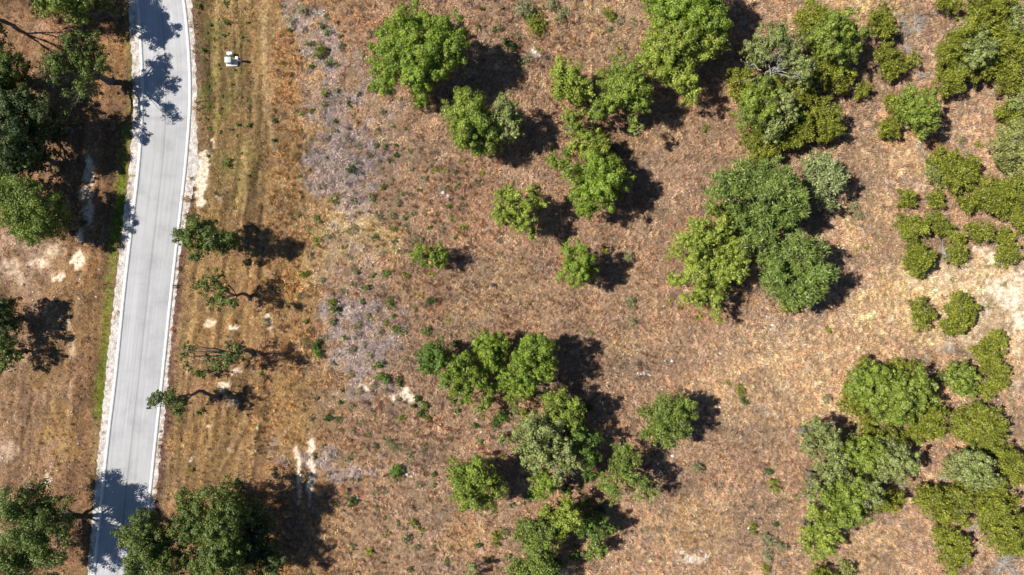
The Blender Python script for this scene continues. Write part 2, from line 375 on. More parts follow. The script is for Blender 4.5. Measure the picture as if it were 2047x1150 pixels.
# ------------------------------------------------------------------ what grows where (photo pixels of the crown lobes: x, y, radius)
# kind, height of the lobe centres, category, label, lobes, options
TREES = [
 ('oakd', 7.6, 'oak mostly outside the frame at the top left corner, shading the ground', [(-60,20,30),(-75,80,30),(-45,-15,26),(2,62,12),(0,88,12),(-24,70,18)], dict(dens=.6, base=(-20,42))),
 ('oakd', 7.6, 'oak outside the left edge between the top corner and the grove', [(-70,140,30),(-50,180,28),(-90,210,30)], dict(dens=.6)),
 ('oakd', 7.6, 'oak outside the top left corner casting mottled shade near the edge', [(-30,-50,34),(10,-40,28),(40,-45,24)], dict(dens=.6)),
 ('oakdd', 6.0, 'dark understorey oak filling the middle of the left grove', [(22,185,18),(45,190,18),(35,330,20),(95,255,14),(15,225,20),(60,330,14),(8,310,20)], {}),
 # --- left of the road
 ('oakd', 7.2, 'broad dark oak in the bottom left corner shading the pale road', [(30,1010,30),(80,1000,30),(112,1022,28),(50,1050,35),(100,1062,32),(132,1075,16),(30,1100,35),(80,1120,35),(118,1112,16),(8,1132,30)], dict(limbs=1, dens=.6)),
 ('oakd', 7.6, 'open-crowned oak with see-through limbs casting its branch shadow across the road', [(145,85,17),(178,83,17),(205,95,13),(185,112,15),(120,120,22),(103,138,17),(165,135,24),(205,130,19),(150,108,12),(165,185,18),(176,172,12),(138,190,11),(135,222,9),(110,160,12)], dict(limbs=1, dens=.66, dead=2)),
 ('oak', 7.6, 'oak cut off by the top edge above the open-crowned oak left of the road', [(82,10,20),(110,24,16),(150,15,24),(120,-6,24),(168,2,18),(140,-30,30),(100,-40,25)], dict(dens=.68)),
 ('oakd', 4.6, 'low shaded oak beside the road at the top left edge', [(190,-8,22),(165,30,14),(205,8,14)], {}),
 ('oakd', 6.5, 'dark oak on the left edge above the big shaded grove', [(8,112,20),(15,142,24),(4,172,24),(-20,140,30)], {}),
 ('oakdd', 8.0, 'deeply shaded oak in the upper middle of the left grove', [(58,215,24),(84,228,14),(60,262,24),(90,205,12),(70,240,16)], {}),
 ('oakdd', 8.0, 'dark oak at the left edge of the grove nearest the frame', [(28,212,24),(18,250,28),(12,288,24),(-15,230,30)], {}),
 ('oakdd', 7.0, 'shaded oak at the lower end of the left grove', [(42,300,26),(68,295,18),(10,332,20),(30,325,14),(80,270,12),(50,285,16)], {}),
 ('oakdd', 5.5, 'small dark oak tucked behind the left grove at the frame edge', [(-5,355,18),(12,362,12)], {}),
 ('oakf', 6.3, 'dense feathery oak left of the white soil patch', [(30,388,27),(60,400,28),(80,422,26),(50,435,27),(90,446,20),(75,465,18),(14,378,16),(55,458,18)], {}),
 ('oakdd', 4.3, 'dark oak on the left edge level with the middle of the road', [(2,622,24),(12,650,18),(-15,640,26),(10,672,14)], {}),
 ('oakd', 3.4, 'low oak at the left edge below the large shadow', [(8,690,18),(22,706,16),(6,725,16),(35,715,7)], {}),
 # --- between road and field
 ('oakd', 6.9, 'dense dark oak leaning over the right curb of the road', [(385,464,24),(410,455,20),(426,478,22),(455,484,20),(398,495,18),(398,516,9),(368,475,12),(440,500,10)], dict(base=(492,488), dead=1)),
 ('oakd', 6.6, 'sparse slender oak below the dense oak at the curb', [(425,553,13),(410,574,15),(440,590,20),(465,602,12),(428,605,12),(445,550,7),(452,575,9)], dict(base=(498,598), dens=.8, limbs=1)),
 ('oakd', 6.8, 'thin half-bare oak with a long curved black limb beside the road', [(447,712,14),(478,706,15),(440,732,12),(462,724,13),(420,722,9),(380,695,12),(368,712,9),(375,732,8),(458,690,8)], dict(base=(505,708), dens=.75, limbs=1, dead=7, arch=[(400,708),(385,690),(372,702),(425,705),(395,720)])),
 ('oakd', 2.2, 'knee-high oak sapling under the half-bare oak', [(398,742,9),(405,750,7),(412,744,6)], dict(dead=1)),
 ('oakd', 6.9, 'small leaning oak with an arched trunk overhanging the road', [(318,800,13),(345,798,17),(356,812,15),(357,828,9),(306,808,9),(330,790,9),(366,802,10)], dict(base=(437,800), arch=[(365,795)], lean=1, dead=1, bow=1.0)),
 ('oakd', 7.6, 'dark oak overhanging the right curb at the bottom of the road', [(282,1038,20),(262,1068,20),(304,1060,24),(296,1092,28),(330,1070,20),(325,1108,24),(284,1128,26),(340,1135,22)], dict(base=(352,1080), limbs=1)),
 ('oakd', 8.0, 'rounded dark oak in the middle of the three at the bottom road edge', [(384,1003,24),(400,1020,14),(378,1055,24),(395,1062,22),(372,1082,14)], dict(base=(425,1040), limbs=1)),
 ('oakd', 9.2, 'tallest dark oak of the three at the bottom road edge throwing the longest shadow', [(438,985,22),(452,1008,22),(448,1040,26),(430,1062,22),(462,1062,24),(440,1095,28),(465,1100,22),(425,1128,22),(458,1135,28),(478,1030,18)], dict(shed=1)),
 # --- top centre
 ('oakv', 6.9, 'largest dense round oak standing alone near the top centre', [(832,40,28),(800,80,34),(780,128,30),(842,95,38),(895,66,30),(905,105,26),(832,150,30),(838,188,18),(875,135,22),(772,160,22),(870,60,18),(810,120,30),(916,75,12)], {}),
 ('oak', 6.3, 'broad oak with grey lichened limbs just below the largest round oak', [(938,235,36),(920,272,22),(965,270,28),(930,215,20),(960,302,12),(985,285,18),(950,295,14)], dict(dead=4)),
 ('oakg', 6.6, 'grey-green oak joined to the right of the broad lichened oak', [(1005,235,26),(1012,212,20),(1018,262,20),(1030,245,12)], dict(dead=5)),
 ('oaky', 5.2, 'light green small oak at the upper left of the central thicket', [(1128,150,26),(1158,180,22),(1118,182,16),(1140,172,20),(1172,190,10)], {}),
 ('oak', 7.0, 'oak with exposed grey trunk limbs in the middle of the upper thicket', [(1250,155,34),(1228,190,24),(1205,212,20),(1268,195,26),(1272,258,12),(1265,240,10),(1190,225,14),(1255,178,22)], dict(dead=9)),
 ('oak', 4.8, 'slim oak between the light green oak and the mottled oak below', [(1145,228,18),(1152,252,17),(1160,270,10)], dict(dead=2)),
 ('oaky', 5.4, 'mid-sized oak in the bend of the central thicket', [(1182,282,24),(1196,305,20),(1150,288,14),(1170,305,12)], {}),
 ('oakv', 6.3, 'spreading oak at the lower end of the central thicket', [(1110,320,15),(1135,335,16),(1185,345,30),(1220,352,28),(1162,385,20),(1172,418,18),(1200,390,26),(1248,362,15),(1215,385,18),(1140,350,12)], dict(dead=5)),
 ('oakv', 7.6, 'tall bright oak cut off by the top edge right of centre', [(1308,4,20),(1340,28,28),(1388,8,34),(1420,40,26),(1370,50,30),(1405,-20,36),(1345,-15,28)], {}),
 ('oaky', 7.0, 'bright green oak with lobed crown below the tall top edge oak', [(1350,85,32),(1312,80,22),(1430,82,24),(1310,115,26),(1345,128,28),(1385,105,26),(1288,122,18),(1375,160,18),(1383,192,14),(1350,150,16),(1445,78,16),(1410,95,18)], dict(dead=2)),
 ('oaky', 6.3, 'oak clump between the grassy pocket and the slope left of the field', [(1015,398,22),(1005,430,20),(1035,425,24),(1062,400,20),(1052,438,18),(1065,465,13),(1085,405,10),(1040,450,14)], dict(dead=2)),
 ('oakv', 5.8, 'compact bright oak standing alone in the middle of the field', [(1138,500,17),(1160,520,21),(1138,542,19),(1154,565,12),(1180,538,18),(1165,545,16)], {}),
 ('oakv', 3.4, 'left half of the pair of small dark bushy oaks left of centre', [(842,508,17),(850,525,12),(835,500,9)], {}),
 ('oakv', 3.4, 'right half of the pair of small dark bushy oaks left of centre', [(879,505,16),(885,522,12),(868,528,8)], {}),
 # --- central clump
 ('oakvd', 5.6, 'darkest round oak at the left end of the central clump', [(874,700,20),(860,716,22),(880,725,20),(852,735,12),(868,740,12)], {}),
 ('oakv', 6.0, 'bright oak second from the left in the central clump', [(920,735,22),(945,722,16),(908,752,20),(918,782,17),(948,760,18),(890,760,14),(935,775,16),(965,745,12)], dict(dead=2)),
 ('oakv', 6.6, 'oak at the top of the central clump', [(960,688,18),(985,682,18),(1000,700,18),(975,712,16),(998,732,17),(1010,750,12),(1008,685,12)], dict(dead=1)),
 ('oakv', 7.2, 'tallest oak at the right of the central clump throwing the widest shadow', [(1068,690,22),(1050,712,22),(1085,705,22),(1045,740,22),(1070,735,22),(1035,765,16),(1065,765,18),(1098,725,16),(1040,782,10),(1090,745,14)], dict(dead=3)),
 ('oak', 6.4, 'oak below the tallest one at the lower right of the central clump', [(1108,795,20),(1132,815,22),(1145,835,20),(1098,815,14),(1120,838,18),(1152,812,14)], dict(dead=1)),
 ('oak', 3.4, 'small oak sapling clump under the central trees', [(970,800,12),(965,820,13),(978,785,10)], dict(dead=2)),
 ('oak', 3.8, 'small half-dead oak with bleached twigs beneath the central clump', [(1022,800,12),(1035,790,12),(1030,825,10),(1018,780,12)], dict(dead=6)),
 ('oakg', 7.0, 'large sprawling grey-green oak below the central clump', [(1072,862,26),(1102,858,26),(1045,878,22),(1075,895,24),(1110,888,22),(1065,925,18),(1090,920,20),(1128,905,18),(1120,940,20),(1145,930,16)], dict(dead=9)),
 ('oakv', 5.5, 'rounded oak lobe at the foot of the sprawling grey-green oak', [(1085,965,20),(1078,985,14),(1100,975,12)], {}),
 ('oak', 2.4, 'low grey sapling left of the sprawling grey-green oak', [(1005,870,8),(1015,880,8),(1000,885,6)], dict(dead=4)),
 ('oakf', 6.2, 'many-stemmed oak with three drooping arms right of the sprawling oak', [(1250,915,20),(1240,938,18),(1212,962,14),(1226,988,14),(1228,970,12),(1280,965,14),(1304,985,12),(1258,958,14),(1275,990,8),(1292,972,10)], dict(dens=.95)),
 ('oakf', 5.6, 'isolated round oak in the lower middle of the field', [(1310,828,20),(1362,810,20),(1320,858,20),(1348,855,20),(1296,868,13),(1336,880,14),(1340,828,22),(1372,830,13),(1330,806,14)], {}),
 ('oak', 6.2, 'isolated oval oak at the lower left of the field', [(928,945,24),(962,945,24),(985,970,21),(940,980,26),(962,1000,20),(925,968,20),(995,985,10)], {}),
 ('oaky', 5.6, 'oak at the upper right of the bottom centre clump', [(1135,1010,15),(1138,1035,20),(1120,1048,18),(1150,1050,14)], {}),
 ('oakf', 5.6, 'pale oak in the middle of the bottom centre clump', [(1058,1060,20),(1080,1080,22),(1072,1105,18),(1045,1075,12),(1090,1055,14),(1088,1120,12)], dict(dead=1)),
 ('oakvd', 4.8, 'shaded dark oak at the right of the bottom centre clump', [(1175,1050,20),(1205,1055,18),(1190,1070,16),(1160,1062,12)], {}),
 ('oakf', 3.0, 'small bushy oak under the shaded oak at bottom centre', [(1188,1095,14),(1205,1098,10),(1180,1108,9)], {}),
 ('oakf', 5.0, 'oak cut off by the bottom edge at centre', [(1032,1132,16),(1062,1138,18),(1100,1142,16),(1045,1160,20),(1085,1165,18)], {}),
 ('oakg', 3.0, 'pale small oak at the bottom edge left of the centre clump', [(945,1135,10),(942,1150,12)], dict(dead=2)),
 # --- right centre grove
 ('juniper', 4.4, 'yellow-green juniper at the top of the feathery grove', [(1505,318,16),(1518,302,14),(1490,335,14),(1530,310,10)], {}),
 ('feather', 7.4, 'broad feathery tree at the upper left of the right centre grove', [(1480,355,22),(1448,348,14),(1438,382,14),(1510,372,22),(1470,385,18),(1495,340,18),(1462,362,14)], dict(dead=3)),
 ('feather', 7.8, 'tallest feathery tree in the middle of the right centre grove', [(1540,340,20),(1550,372,26),(1580,385,24),(1525,405,22),(1560,420,26),(1595,415,18),(1540,445,20),(1575,375,18),(1520,430,16),(1565,355,14)], dict(dead=5)),
 ('featherg', 5.6, 'grey-green feathery tree at the right shoulder of the right centre grove', [(1632,325,18),(1655,345,22),(1635,368,16),(1670,362,14),(1652,402,14),(1618,350,12)], dict(dead=2)),
 ('oakdd', 5.0, 'dark oak added in the shadow right of the tallest oak at the bottom road edge', [(500,1028,24),(508,1072,24),(498,1118,26),(525,1048,18),(530,1100,18),(545,1135,22)], {}),  # near-black foliage put where the tall oak's shadow lies
 ('oakd', 6.5, 'oak joining the rounded oaks beside the curb at the bottom of the road', [(350,1045,14),(362,1110,18),(385,1125,20),(405,1100,18),(400,1140,20)], dict(dens=.8)),
 ('oakvd', 4.8, 'shaded oak hidden right of the sprawling grey-green oak', [(1150,878,20),(1172,912,20),(1188,880,14),(1178,948,14),(1160,845,14)], {}),
 ('feather', 6.0, 'dark feathery tree in the centre of the right centre grove', [(1480,440,20),(1500,462,18),(1470,420,16),(1530,510,16),(1490,490,16)], {}),
 ('juniper', 4.6, 'dark juniper hidden in the middle of the upper right thicket', [(1620,165,16),(1600,190,18),(1560,185,14),(1590,215,14)], {}),
 ('juniper', 4.4, 'juniper filling the dark heart of the upper right thicket', [(1540,262,18),(1570,250,16),(1500,215,14)], {}),
 ('oaky', 4.8, 'light oak bridging the gap in the bottom centre clump', [(1095,1025,16),(1110,1070,18),(1098,1098,16)], {}),
 ('oakv', 4.6, 'bright low oak filling the gap in the central clump', [(985,770,14),(1012,765,14),(930,800,12)], {}),
 ('juniper', 4.2, 'juniper between the upper right thicket oaks and the slope', [(1645,120,16),(1660,140,14),(1640,100,12)], {}),
 ('juniper', 4.8, 'juniper in the heart of the top right mass', [(1965,140,14),(1975,60,18),(1925,105,16),(1945,150,12),(2015,50,16)], {}),
 ('juniper', 4.6, 'juniper knitting the corner thicket together', [(1950,905,16),(1940,975,16),(1905,985,14),(1995,965,16),(2010,1000,16),(2020,1035,18)], {}),
 ('oakg', 5.6, 'oak filling the centre of the lower oak mass', [(1672,915,20),(1655,940,18),(1680,950,18),(1735,975,18),(1745,1000,14)], dict(dead=3)),
 ('oak', 5.6, 'small oak knob at the left of the right centre grove', [(1430,415,16),(1418,405,10),(1448,420,12)], {}),
 ('oaky', 6.6, 'upper part yellow-green oak on the left side of the right centre grove', [(1398,452,18),(1372,482,18),(1352,503,14),(1420,478,22),(1445,450,16),(1390,492,18),(1450,480,20),(1410,455,14)], dict(dead=2)),
 ('oaky', 6.6, 'many-lobed yellow-green oak filling the lower left of the right centre grove', [(1400,518,22),(1440,515,24),(1352,556,14),(1392,548,22),(1430,555,22),(1478,515,20),(1475,545,16),(1450,535,18),(1410,530,16)], dict(dead=4)),
 ('oaky', 5.2, 'lowest yellow-green oak of the right centre grove', [(1408,588,18),(1376,600,13),(1438,588,15),(1432,632,13),(1430,612,10),(1400,605,12),(1455,570,10)], dict(dead=1)),
 ('feather', 6.6, 'small feathery tree linking the two halves of the right centre grove', [(1540,478,15),(1555,490,12),(1510,470,12),(1510,485,10)], {}),
 ('feather', 7.2, 'spiky feathery tree forming the lower right of the right centre grove', [(1600,498,22),(1635,500,18),(1572,525,20),(1550,545,18),(1605,530,24),(1640,550,20),(1560,575,20),(1600,570,26),(1635,572,18),(1598,600,18),(1618,590,14)], dict(dead=4)),
 ('juniper', 2.6, 'small yellow juniper at the foot of the spiky feathery tree', [(1572,605,14),(1585,612,9)], {}),
 # --- upper right thicket
 ('oakg', 7.2, 'oak with twisted bleached dead limbs bared in its crown', [(1540,78,24),(1512,98,18),(1582,92,20),(1602,135,20),(1605,165,12),(1560,70,18),(1575,115,18),(1525,112,16),(1590,150,12)], dict(dead=15, deadspread=1)),
 ('oak', 6.8, 'oak just below the dead-limbed crown in the upper right thicket', [(1515,200,24),(1545,178,18),(1495,232,22),(1522,170,16),(1535,215,20),(1500,195,14)], dict(dead=8)),
 ('oakg', 6.6, 'lichen-grey oak in the core of the upper right thicket', [(1560,215,22),(1552,248,20),(1575,195,18),(1545,270,14),(1580,225,16),(1535,240,16)], dict(dead=7)),
 ('juniper', 4.6, 'dark yellow juniper on the left side of the upper right thicket', [(1478,162,18),(1465,180,10),(1492,150,10),(1480,190,12)], {}),
 ('juniper', 4.0, 'juniper seen beneath the bleached limbs', [(1575,160,18),(1585,178,14),(1515,125,12),(1520,140,8)], {}),
 ('juniper', 4.4, 'wide juniper at the bottom left of the upper right thicket', [(1515,282,22),(1500,265,14),(1540,290,16),(1525,300,12),(1502,298,12)], {}),
 ('juniper', 4.4, 'juniper at the bottom of the upper right thicket', [(1600,235,22),(1580,270,16),(1605,255,18),(1590,285,10),(1575,290,8)], {}),
 ('juniper', 5.2, 'rounded juniper at the lower right corner of the upper right thicket', [(1655,245,22),(1665,228,14),(1645,262,16),(1668,255,14),(1635,235,12)], {}),
 ('juniper', 4.8, 'narrow juniper above the rounded one in the upper right thicket', [(1630,205,15),(1640,218,12),(1622,195,8)], {}),
 ('juniper', 5.0, 'yellow-green juniper behind the domed oak near the top', [(1628,32,20),(1608,52,16),(1600,72,12),(1615,80,12),(1640,22,10)], {}),
 ('oak', 6.8, 'domed oak right of the dead-limbed oak', [(1660,55,24),(1688,45,20),(1704,78,22),(1672,88,24),(1650,78,20),(1692,105,20),(1640,55,16),(1680,68,20)], dict(dead=5)),
 ('juniper', 3.8, 'juniper under the lower edge of the domed oak', [(1672,160,18),(1688,172,12),(1660,175,10),(1695,150,12),(1655,160,10)], dict(dead=1)),
 ('juniper', 3.0, 'smallest upright juniper below the domed oak', [(1722,182,11),(1728,172,9),(1712,190,7)], {}),
 ('juniper', 4.2, 'oval juniper right of the domed oak', [(1758,38,18),(1768,58,15),(1750,55,12),(1775,72,9),(1762,25,9)], {}),
 ('juniper', 3.6, 'dark low juniper below the oval one', [(1768,110,18),(1785,128,17),(1775,145,12),(1758,98,9),(1795,112,9)], {}),
 ('juniper', 2.8, 'little juniper beside the pale brush right of the domed oak', [(1820,122,11),(1828,112,7),(1812,132,7)], dict(dead=1)),
 ('oak', 5.4, 'round-topped oak between two small junipers on the right slope', [(1822,205,22),(1848,200,20),(1838,228,22),(1860,222,16),(1856,250,16),(1842,268,11),(1812,225,14)], dict(dead=1)),
 ('juniper', 3.0, 'small ball-shaped juniper left of the round-topped oak', [(1773,250,15),(1780,262,14),(1768,264,10),(1785,245,10)], {}),
 ('juniper', 2.8, 'olive juniper touching the upper left of the round-topped oak', [(1782,205,12),(1790,215,10),(1778,195,7)], {}),
 # --- top right mass
 ('juniper', 4.6, 'juniper at the lower tip of the top right mass', [(1895,168,18),(1910,152,18),(1885,182,10),(1925,145,12),(1885,150,10)], {}),
 ('juniper', 4.6, 'juniper on the left flank of the top right mass', [(1892,108,18),(1905,90,18),(1915,118,16),(1880,120,10)], {}),
 ('juniper', 5.0, 'tall juniper in the upper part of the top right mass', [(1932,58,20),(1950,40,18),(1925,80,16),(1945,68,16)], {}),
 ('oakg', 5.2, 'grey-green oak inside the top right mass', [(1955,92,20),(1948,120,16),(1970,108,16),(1962,75,12)], dict(dead=3)),
 ('juniper', 4.0, 'juniper cut off by the top edge left of the top right mass', [(1895,8,14),(1912,12,9),(1882,2,8)], {}),
 ('juniper', 5.2, 'spreading juniper along the top edge near the right corner', [(1965,12,20),(1990,22,20),(2010,8,18),(1985,-5,20),(1940,8,14)], {}),
 ('juniper', 5.2, 'dense juniper in the right part of the top right mass', [(2005,75,22),(1990,100,18),(2020,95,16),(1990,62,14),(2012,118,14)], {}),
 ('oakg', 5.6, 'pale oak touching the right edge in the top right mass', [(2038,50,18),(2035,25,14),(2050,70,14)], dict(dead=2)),
 ('juniper', 4.8, 'juniper at the right edge under the pale oak', [(2038,110,18),(2030,135,14),(2045,90,12)], {}),
 ('juniper', 3.6, 'open greyish juniper below the top right mass', [(1985,135,14),(2005,145,14),(1995,125,10)], dict(dead=2)),
 ('juniper', 3.0, 'bushy juniper above the gap on the right edge', [(2003,168,15),(2015,175,11),(2028,160,14),(2040,178,12)], {}),
 ('oakg', 3.2, 'thin pale juniper at the right edge', [(2035,202,15),(2020,205,10),(2048,215,12)], dict(dead=3)),
 ('juniper', 3.4, 'dark rounded juniper near the right edge', [(2012,230,18),(2026,235,12),(2000,228,10)], {}),
 ('juniperg', 4.6, 'large pale green juniper on the right edge', [(2028,268,20),(2010,300,20),(2035,300,22),(2020,328,18),(2042,335,18),(2000,285,10)], dict(dead=3)),
 ('juniper', 4.2, 'juniper with dark side just below the brown dead brush', [(1888,322,18),(1905,335,18),(1930,340,18),(1925,358,17),(1900,362,17),(1870,322,12),(1940,325,10),(1915,378,12)], dict(dead=2)),
 ('juniperg', 2.6, 'pale scrubby juniper left of the dark-sided one', [(1865,345,12),(1872,360,11),(1860,330,8)], dict(dead=2)),
 # --- right slope junipers
 ('juniper', 2.8, 'small solitary juniper above the row of three', [(1812,395,13),(1806,405,9),(1820,405,8)], {}),
 ('juniper', 3.2, 'slim juniper right of the small solitary one', [(1866,392,11),(1872,410,11),(1862,400,7)], {}),
 ('juniper', 3.4, 'long juniper at the left end of the upper right row', [(1942,402,16),(1930,410,11),(1960,395,14)], {}),
 ('juniper', 4.0, 'dense dark juniper in the middle of the upper right row', [(1980,380,20),(1992,400,20),(1975,408,15),(2000,385,15),(1965,388,11)], {}),
 ('juniper', 4.0, 'juniper at the right end of the upper right row', [(2022,378,18),(2038,395,16),(2015,400,13),(2045,370,14)], {}),
 ('juniper', 3.2, 'juniper at the right edge under the upper right row', [(2038,425,16),(2045,445,14),(2025,415,10),(2030,440,10)], {}),
 ('juniper', 3.6, 'top juniper of the left column on the right slope', [(1812,445,15),(1828,455,15),(1815,465,13),(1842,460,11)], dict(dead=2)),
 ('juniper', 3.2, 'juniper beside the dead scrub in the left column', [(1868,440,13),(1880,452,14),(1888,465,9),(1860,430,8)], dict(dead=3)),
 ('juniper', 4.0, 'largest juniper of the left column on the right slope', [(1820,505,16),(1842,510,17),(1830,528,18),(1850,520,12),(1815,525,10),(1832,490,14),(1835,542,11)], dict(dead=1)),
 ('juniper', 3.2, 'small juniper just above the round bush on the white soil edge', [(1912,472,10),(1918,480,9),(1905,480,7)], {}),
 ('juniper', 3.0, 'round juniper bush near the white soil', [(1912,508,14),(1918,520,11),(1902,515,9),(1922,505,9)], {}),
 ('juniper', 3.2, 'round greenish juniper alone above the white soil', [(1958,460,16),(1968,470,13),(1948,470,11),(1972,455,10)], dict(dead=1)),
 ('juniper', 3.2, 'upper juniper of the stacked pair at the white soil', [(2003,472,12),(2010,480,9),(1996,478,8)], {}),
 ('juniper', 3.4, 'lower darker juniper of the stacked pair at the white soil', [(2010,500,16),(2020,508,13),(2005,515,13),(2018,520,9)], {}),
 ('juniper', 3.4, 'slender juniper left of the fan-shaped one', [(1840,615,14),(1845,632,14),(1835,635,10),(1838,650,11),(1855,628,9)], dict(dead=1)),
 ('juniper', 4.0, 'fan-shaped juniper beside the white twig fan', [(1915,608,17),(1928,618,14),(1905,625,16),(1925,635,14),(1905,650,15),(1895,660,9),(1935,605,8)], dict(dead=2)),
 ('juniper', 4.0, 'juniper at the top of the lower right line near the edge', [(1985,680,15),(1995,692,12),(1975,692,12),(1995,672,9)], {}),
 ('juniper', 4.0, 'dark juniper in the middle of the lower right line', [(1965,712,15),(1985,722,16),(1995,740,14),(1950,700,9),(1975,740,14)], {}),
 ('juniper', 4.0, 'juniper at the end of the lower right line', [(1980,765,16),(1965,778,13),(1995,762,11),(1972,790,9)], dict(dead=1)),
 ('oak', 4.6, 'green oak joined to the left of the lower right juniper line', [(1910,750,20),(1930,765,18),(1900,735,11),(1915,778,13),(1935,745,12),(1940,785,10)], {}),
 # --- lower right domed thicket
 ('oak', 6.4, 'left of the two oaks crowning the domed thicket', [(1740,758,26),(1735,792,24),(1762,780,24),(1715,775,16),(1758,812,18),(1775,755,18)], dict(dead=3)),
 ('oak', 6.6, 'right of the two oaks crowning the domed thicket', [(1795,790,26),(1830,765,24),(1850,792,20),(1800,820,24),(1825,800,20),(1780,832,18),(1855,770,12)], dict(dead=3)),
 ('juniper', 4.8, 'juniper on the upper left rim of the domed thicket', [(1722,738,16),(1740,732,12),(1705,758,13),(1698,775,11)], {}),
 ('juniper', 4.8, 'juniper on the top rim of the domed thicket', [(1785,735,14),(1805,742,14),(1830,738,13),(1768,738,10)], {}),
 ('juniper', 4.6, 'juniper on the lower left rim of the domed thicket', [(1698,805,17),(1690,790,10),(1715,825,16),(1735,840,13),(1728,858,9)], {}),
 ('juniper', 5.0, 'broad juniper at the lower right of the domed thicket', [(1862,842,20),(1840,858,18),(1868,820,14),(1845,835,14),(1825,845,13),(1872,858,10)], {}),
 ('juniper', 4.6, 'juniper between the domed thicket and the oak mass below', [(1765,868,18),(1790,880,14),(1745,870,12),(1802,868,13)], {}),
 ('oakg', 6.0, 'pale oak at the left of the lower oak mass', [(1640,860,20),(1612,870,10),(1655,882,20),(1635,892,16),(1618,905,13),(1605,890,8),(1668,872,11)], dict(dead=4)),
 ('oak', 6.4, 'oak in the upper middle of the lower oak mass', [(1722,890,22),(1712,918,20),(1738,912,22),(1700,900,14),(1748,885,14),(1730,935,15)], dict(dead=4)),
 ('oakg', 6.4, 'oak at the right end of the lower oak mass', [(1785,905,24),(1812,925,20),(1790,940,20),(1765,925,18),(1825,940,10),(1800,965,12),(1770,950,14)], dict(dead=6)),
 ('oakg', 5.0, 'faded open oak in the hollow of the lower oak mass', [(1620,960,13),(1610,985,12),(1635,975,14),(1660,945,12),(1680,930,14),(1625,1005,12),(1690,950,10)], dict(dead=3, dens=.65)),
 ('oak', 6.4, 'oak at the lower middle of the lower oak mass', [(1690,975,22),(1668,1000,20),(1712,1000,20),(1705,1030,22),(1680,1035,16),(1722,1025,13),(1650,985,14),(1720,965,12)], dict(dead=3)),
 ('oaky', 5.6, 'bright oak at the lower tip of the lower oak mass', [(1640,1045,22),(1622,1070,17),(1652,1075,20),(1640,1100,18),(1615,1095,10),(1660,1050,14),(1605,1080,8)], dict(dead=1)),
 ('juniper', 4.0, 'juniper under the right end of the lower oak mass', [(1760,990,17),(1782,998,16),(1748,1012,13),(1770,1012,11),(1740,985,11)], dict(dead=2)),
 # --- lower right corner
 ('juniper', 5.0, 'juniper at the upper left of the corner thicket', [(1930,838,20),(1920,862,16),(1945,870,16),(1912,840,10)], dict(dead=3)),
 ('juniper', 5.2, 'juniper at the upper right of the corner thicket', [(1965,828,18),(1985,848,20),(1978,875,18),(1995,865,12),(1955,855,13)], {}),
 ('juniper', 5.0, 'juniper along the right flank of the corner thicket', [(2005,905,18),(2022,925,18),(2028,950,15),(2010,935,13),(1990,900,11),(2040,955,8)], {}),
 ('oakg', 5.8, 'silvery oak in the heart of the corner thicket', [(1945,928,24),(1928,948,18),(1965,955,18),(1985,960,13),(1970,930,15),(1950,970,13)], dict(dead=9)),
 ('juniperg', 3.6, 'low mixed juniper left of the silvery oak', [(1900,930,14),(1915,940,12),(1890,945,9),(1905,950,8)], dict(dead=3)),
 ('juniper', 4.4, 'left juniper below the silvery oak', [(1858,1000,20),(1875,1015,18),(1850,985,12),(1890,1030,14),(1880,990,13),(1868,1030,9)], dict(dead=1)),
 ('juniper', 5.0, 'middle juniper below the silvery oak', [(1920,1000,18),(1910,1025,15),(1940,990,14),(1925,1040,11)], dict(dead=2)),
 ('juniper', 5.2, 'right juniper below the silvery oak', [(1965,1000,20),(1985,1020,20),(1970,1035,18),(1995,990,13),(1998,1040,14)], {}),
 ('juniper', 5.2, 'long juniper running to the bottom right corner', [(2005,1060,18),(2022,1075,17),(1985,1065,14),(2030,1095,13),(2005,1090,15),(1980,1085,10)], {}),
 ('juniper', 4.6, 'bottom juniper of the right corner between the pale brush and the slope', [(1890,1080,18),(1910,1095,18),(1895,1110,16),(1918,1118,12),(1875,1065,10),(1925,1085,10),(1900,1135,11)], dict(dead=2)),
 ('juniper', 3.6, 'juniper peeping in at the bottom edge of the right side', [(1640,1146,13),(1660,1152,12),(1625,1150,8)], {}),
 ('juniperg', 2.4, 'grey-green bush beside the bottom edge on the right side', [(1690,1135,11),(1698,1145,9),(1683,1125,6)], {}),
]
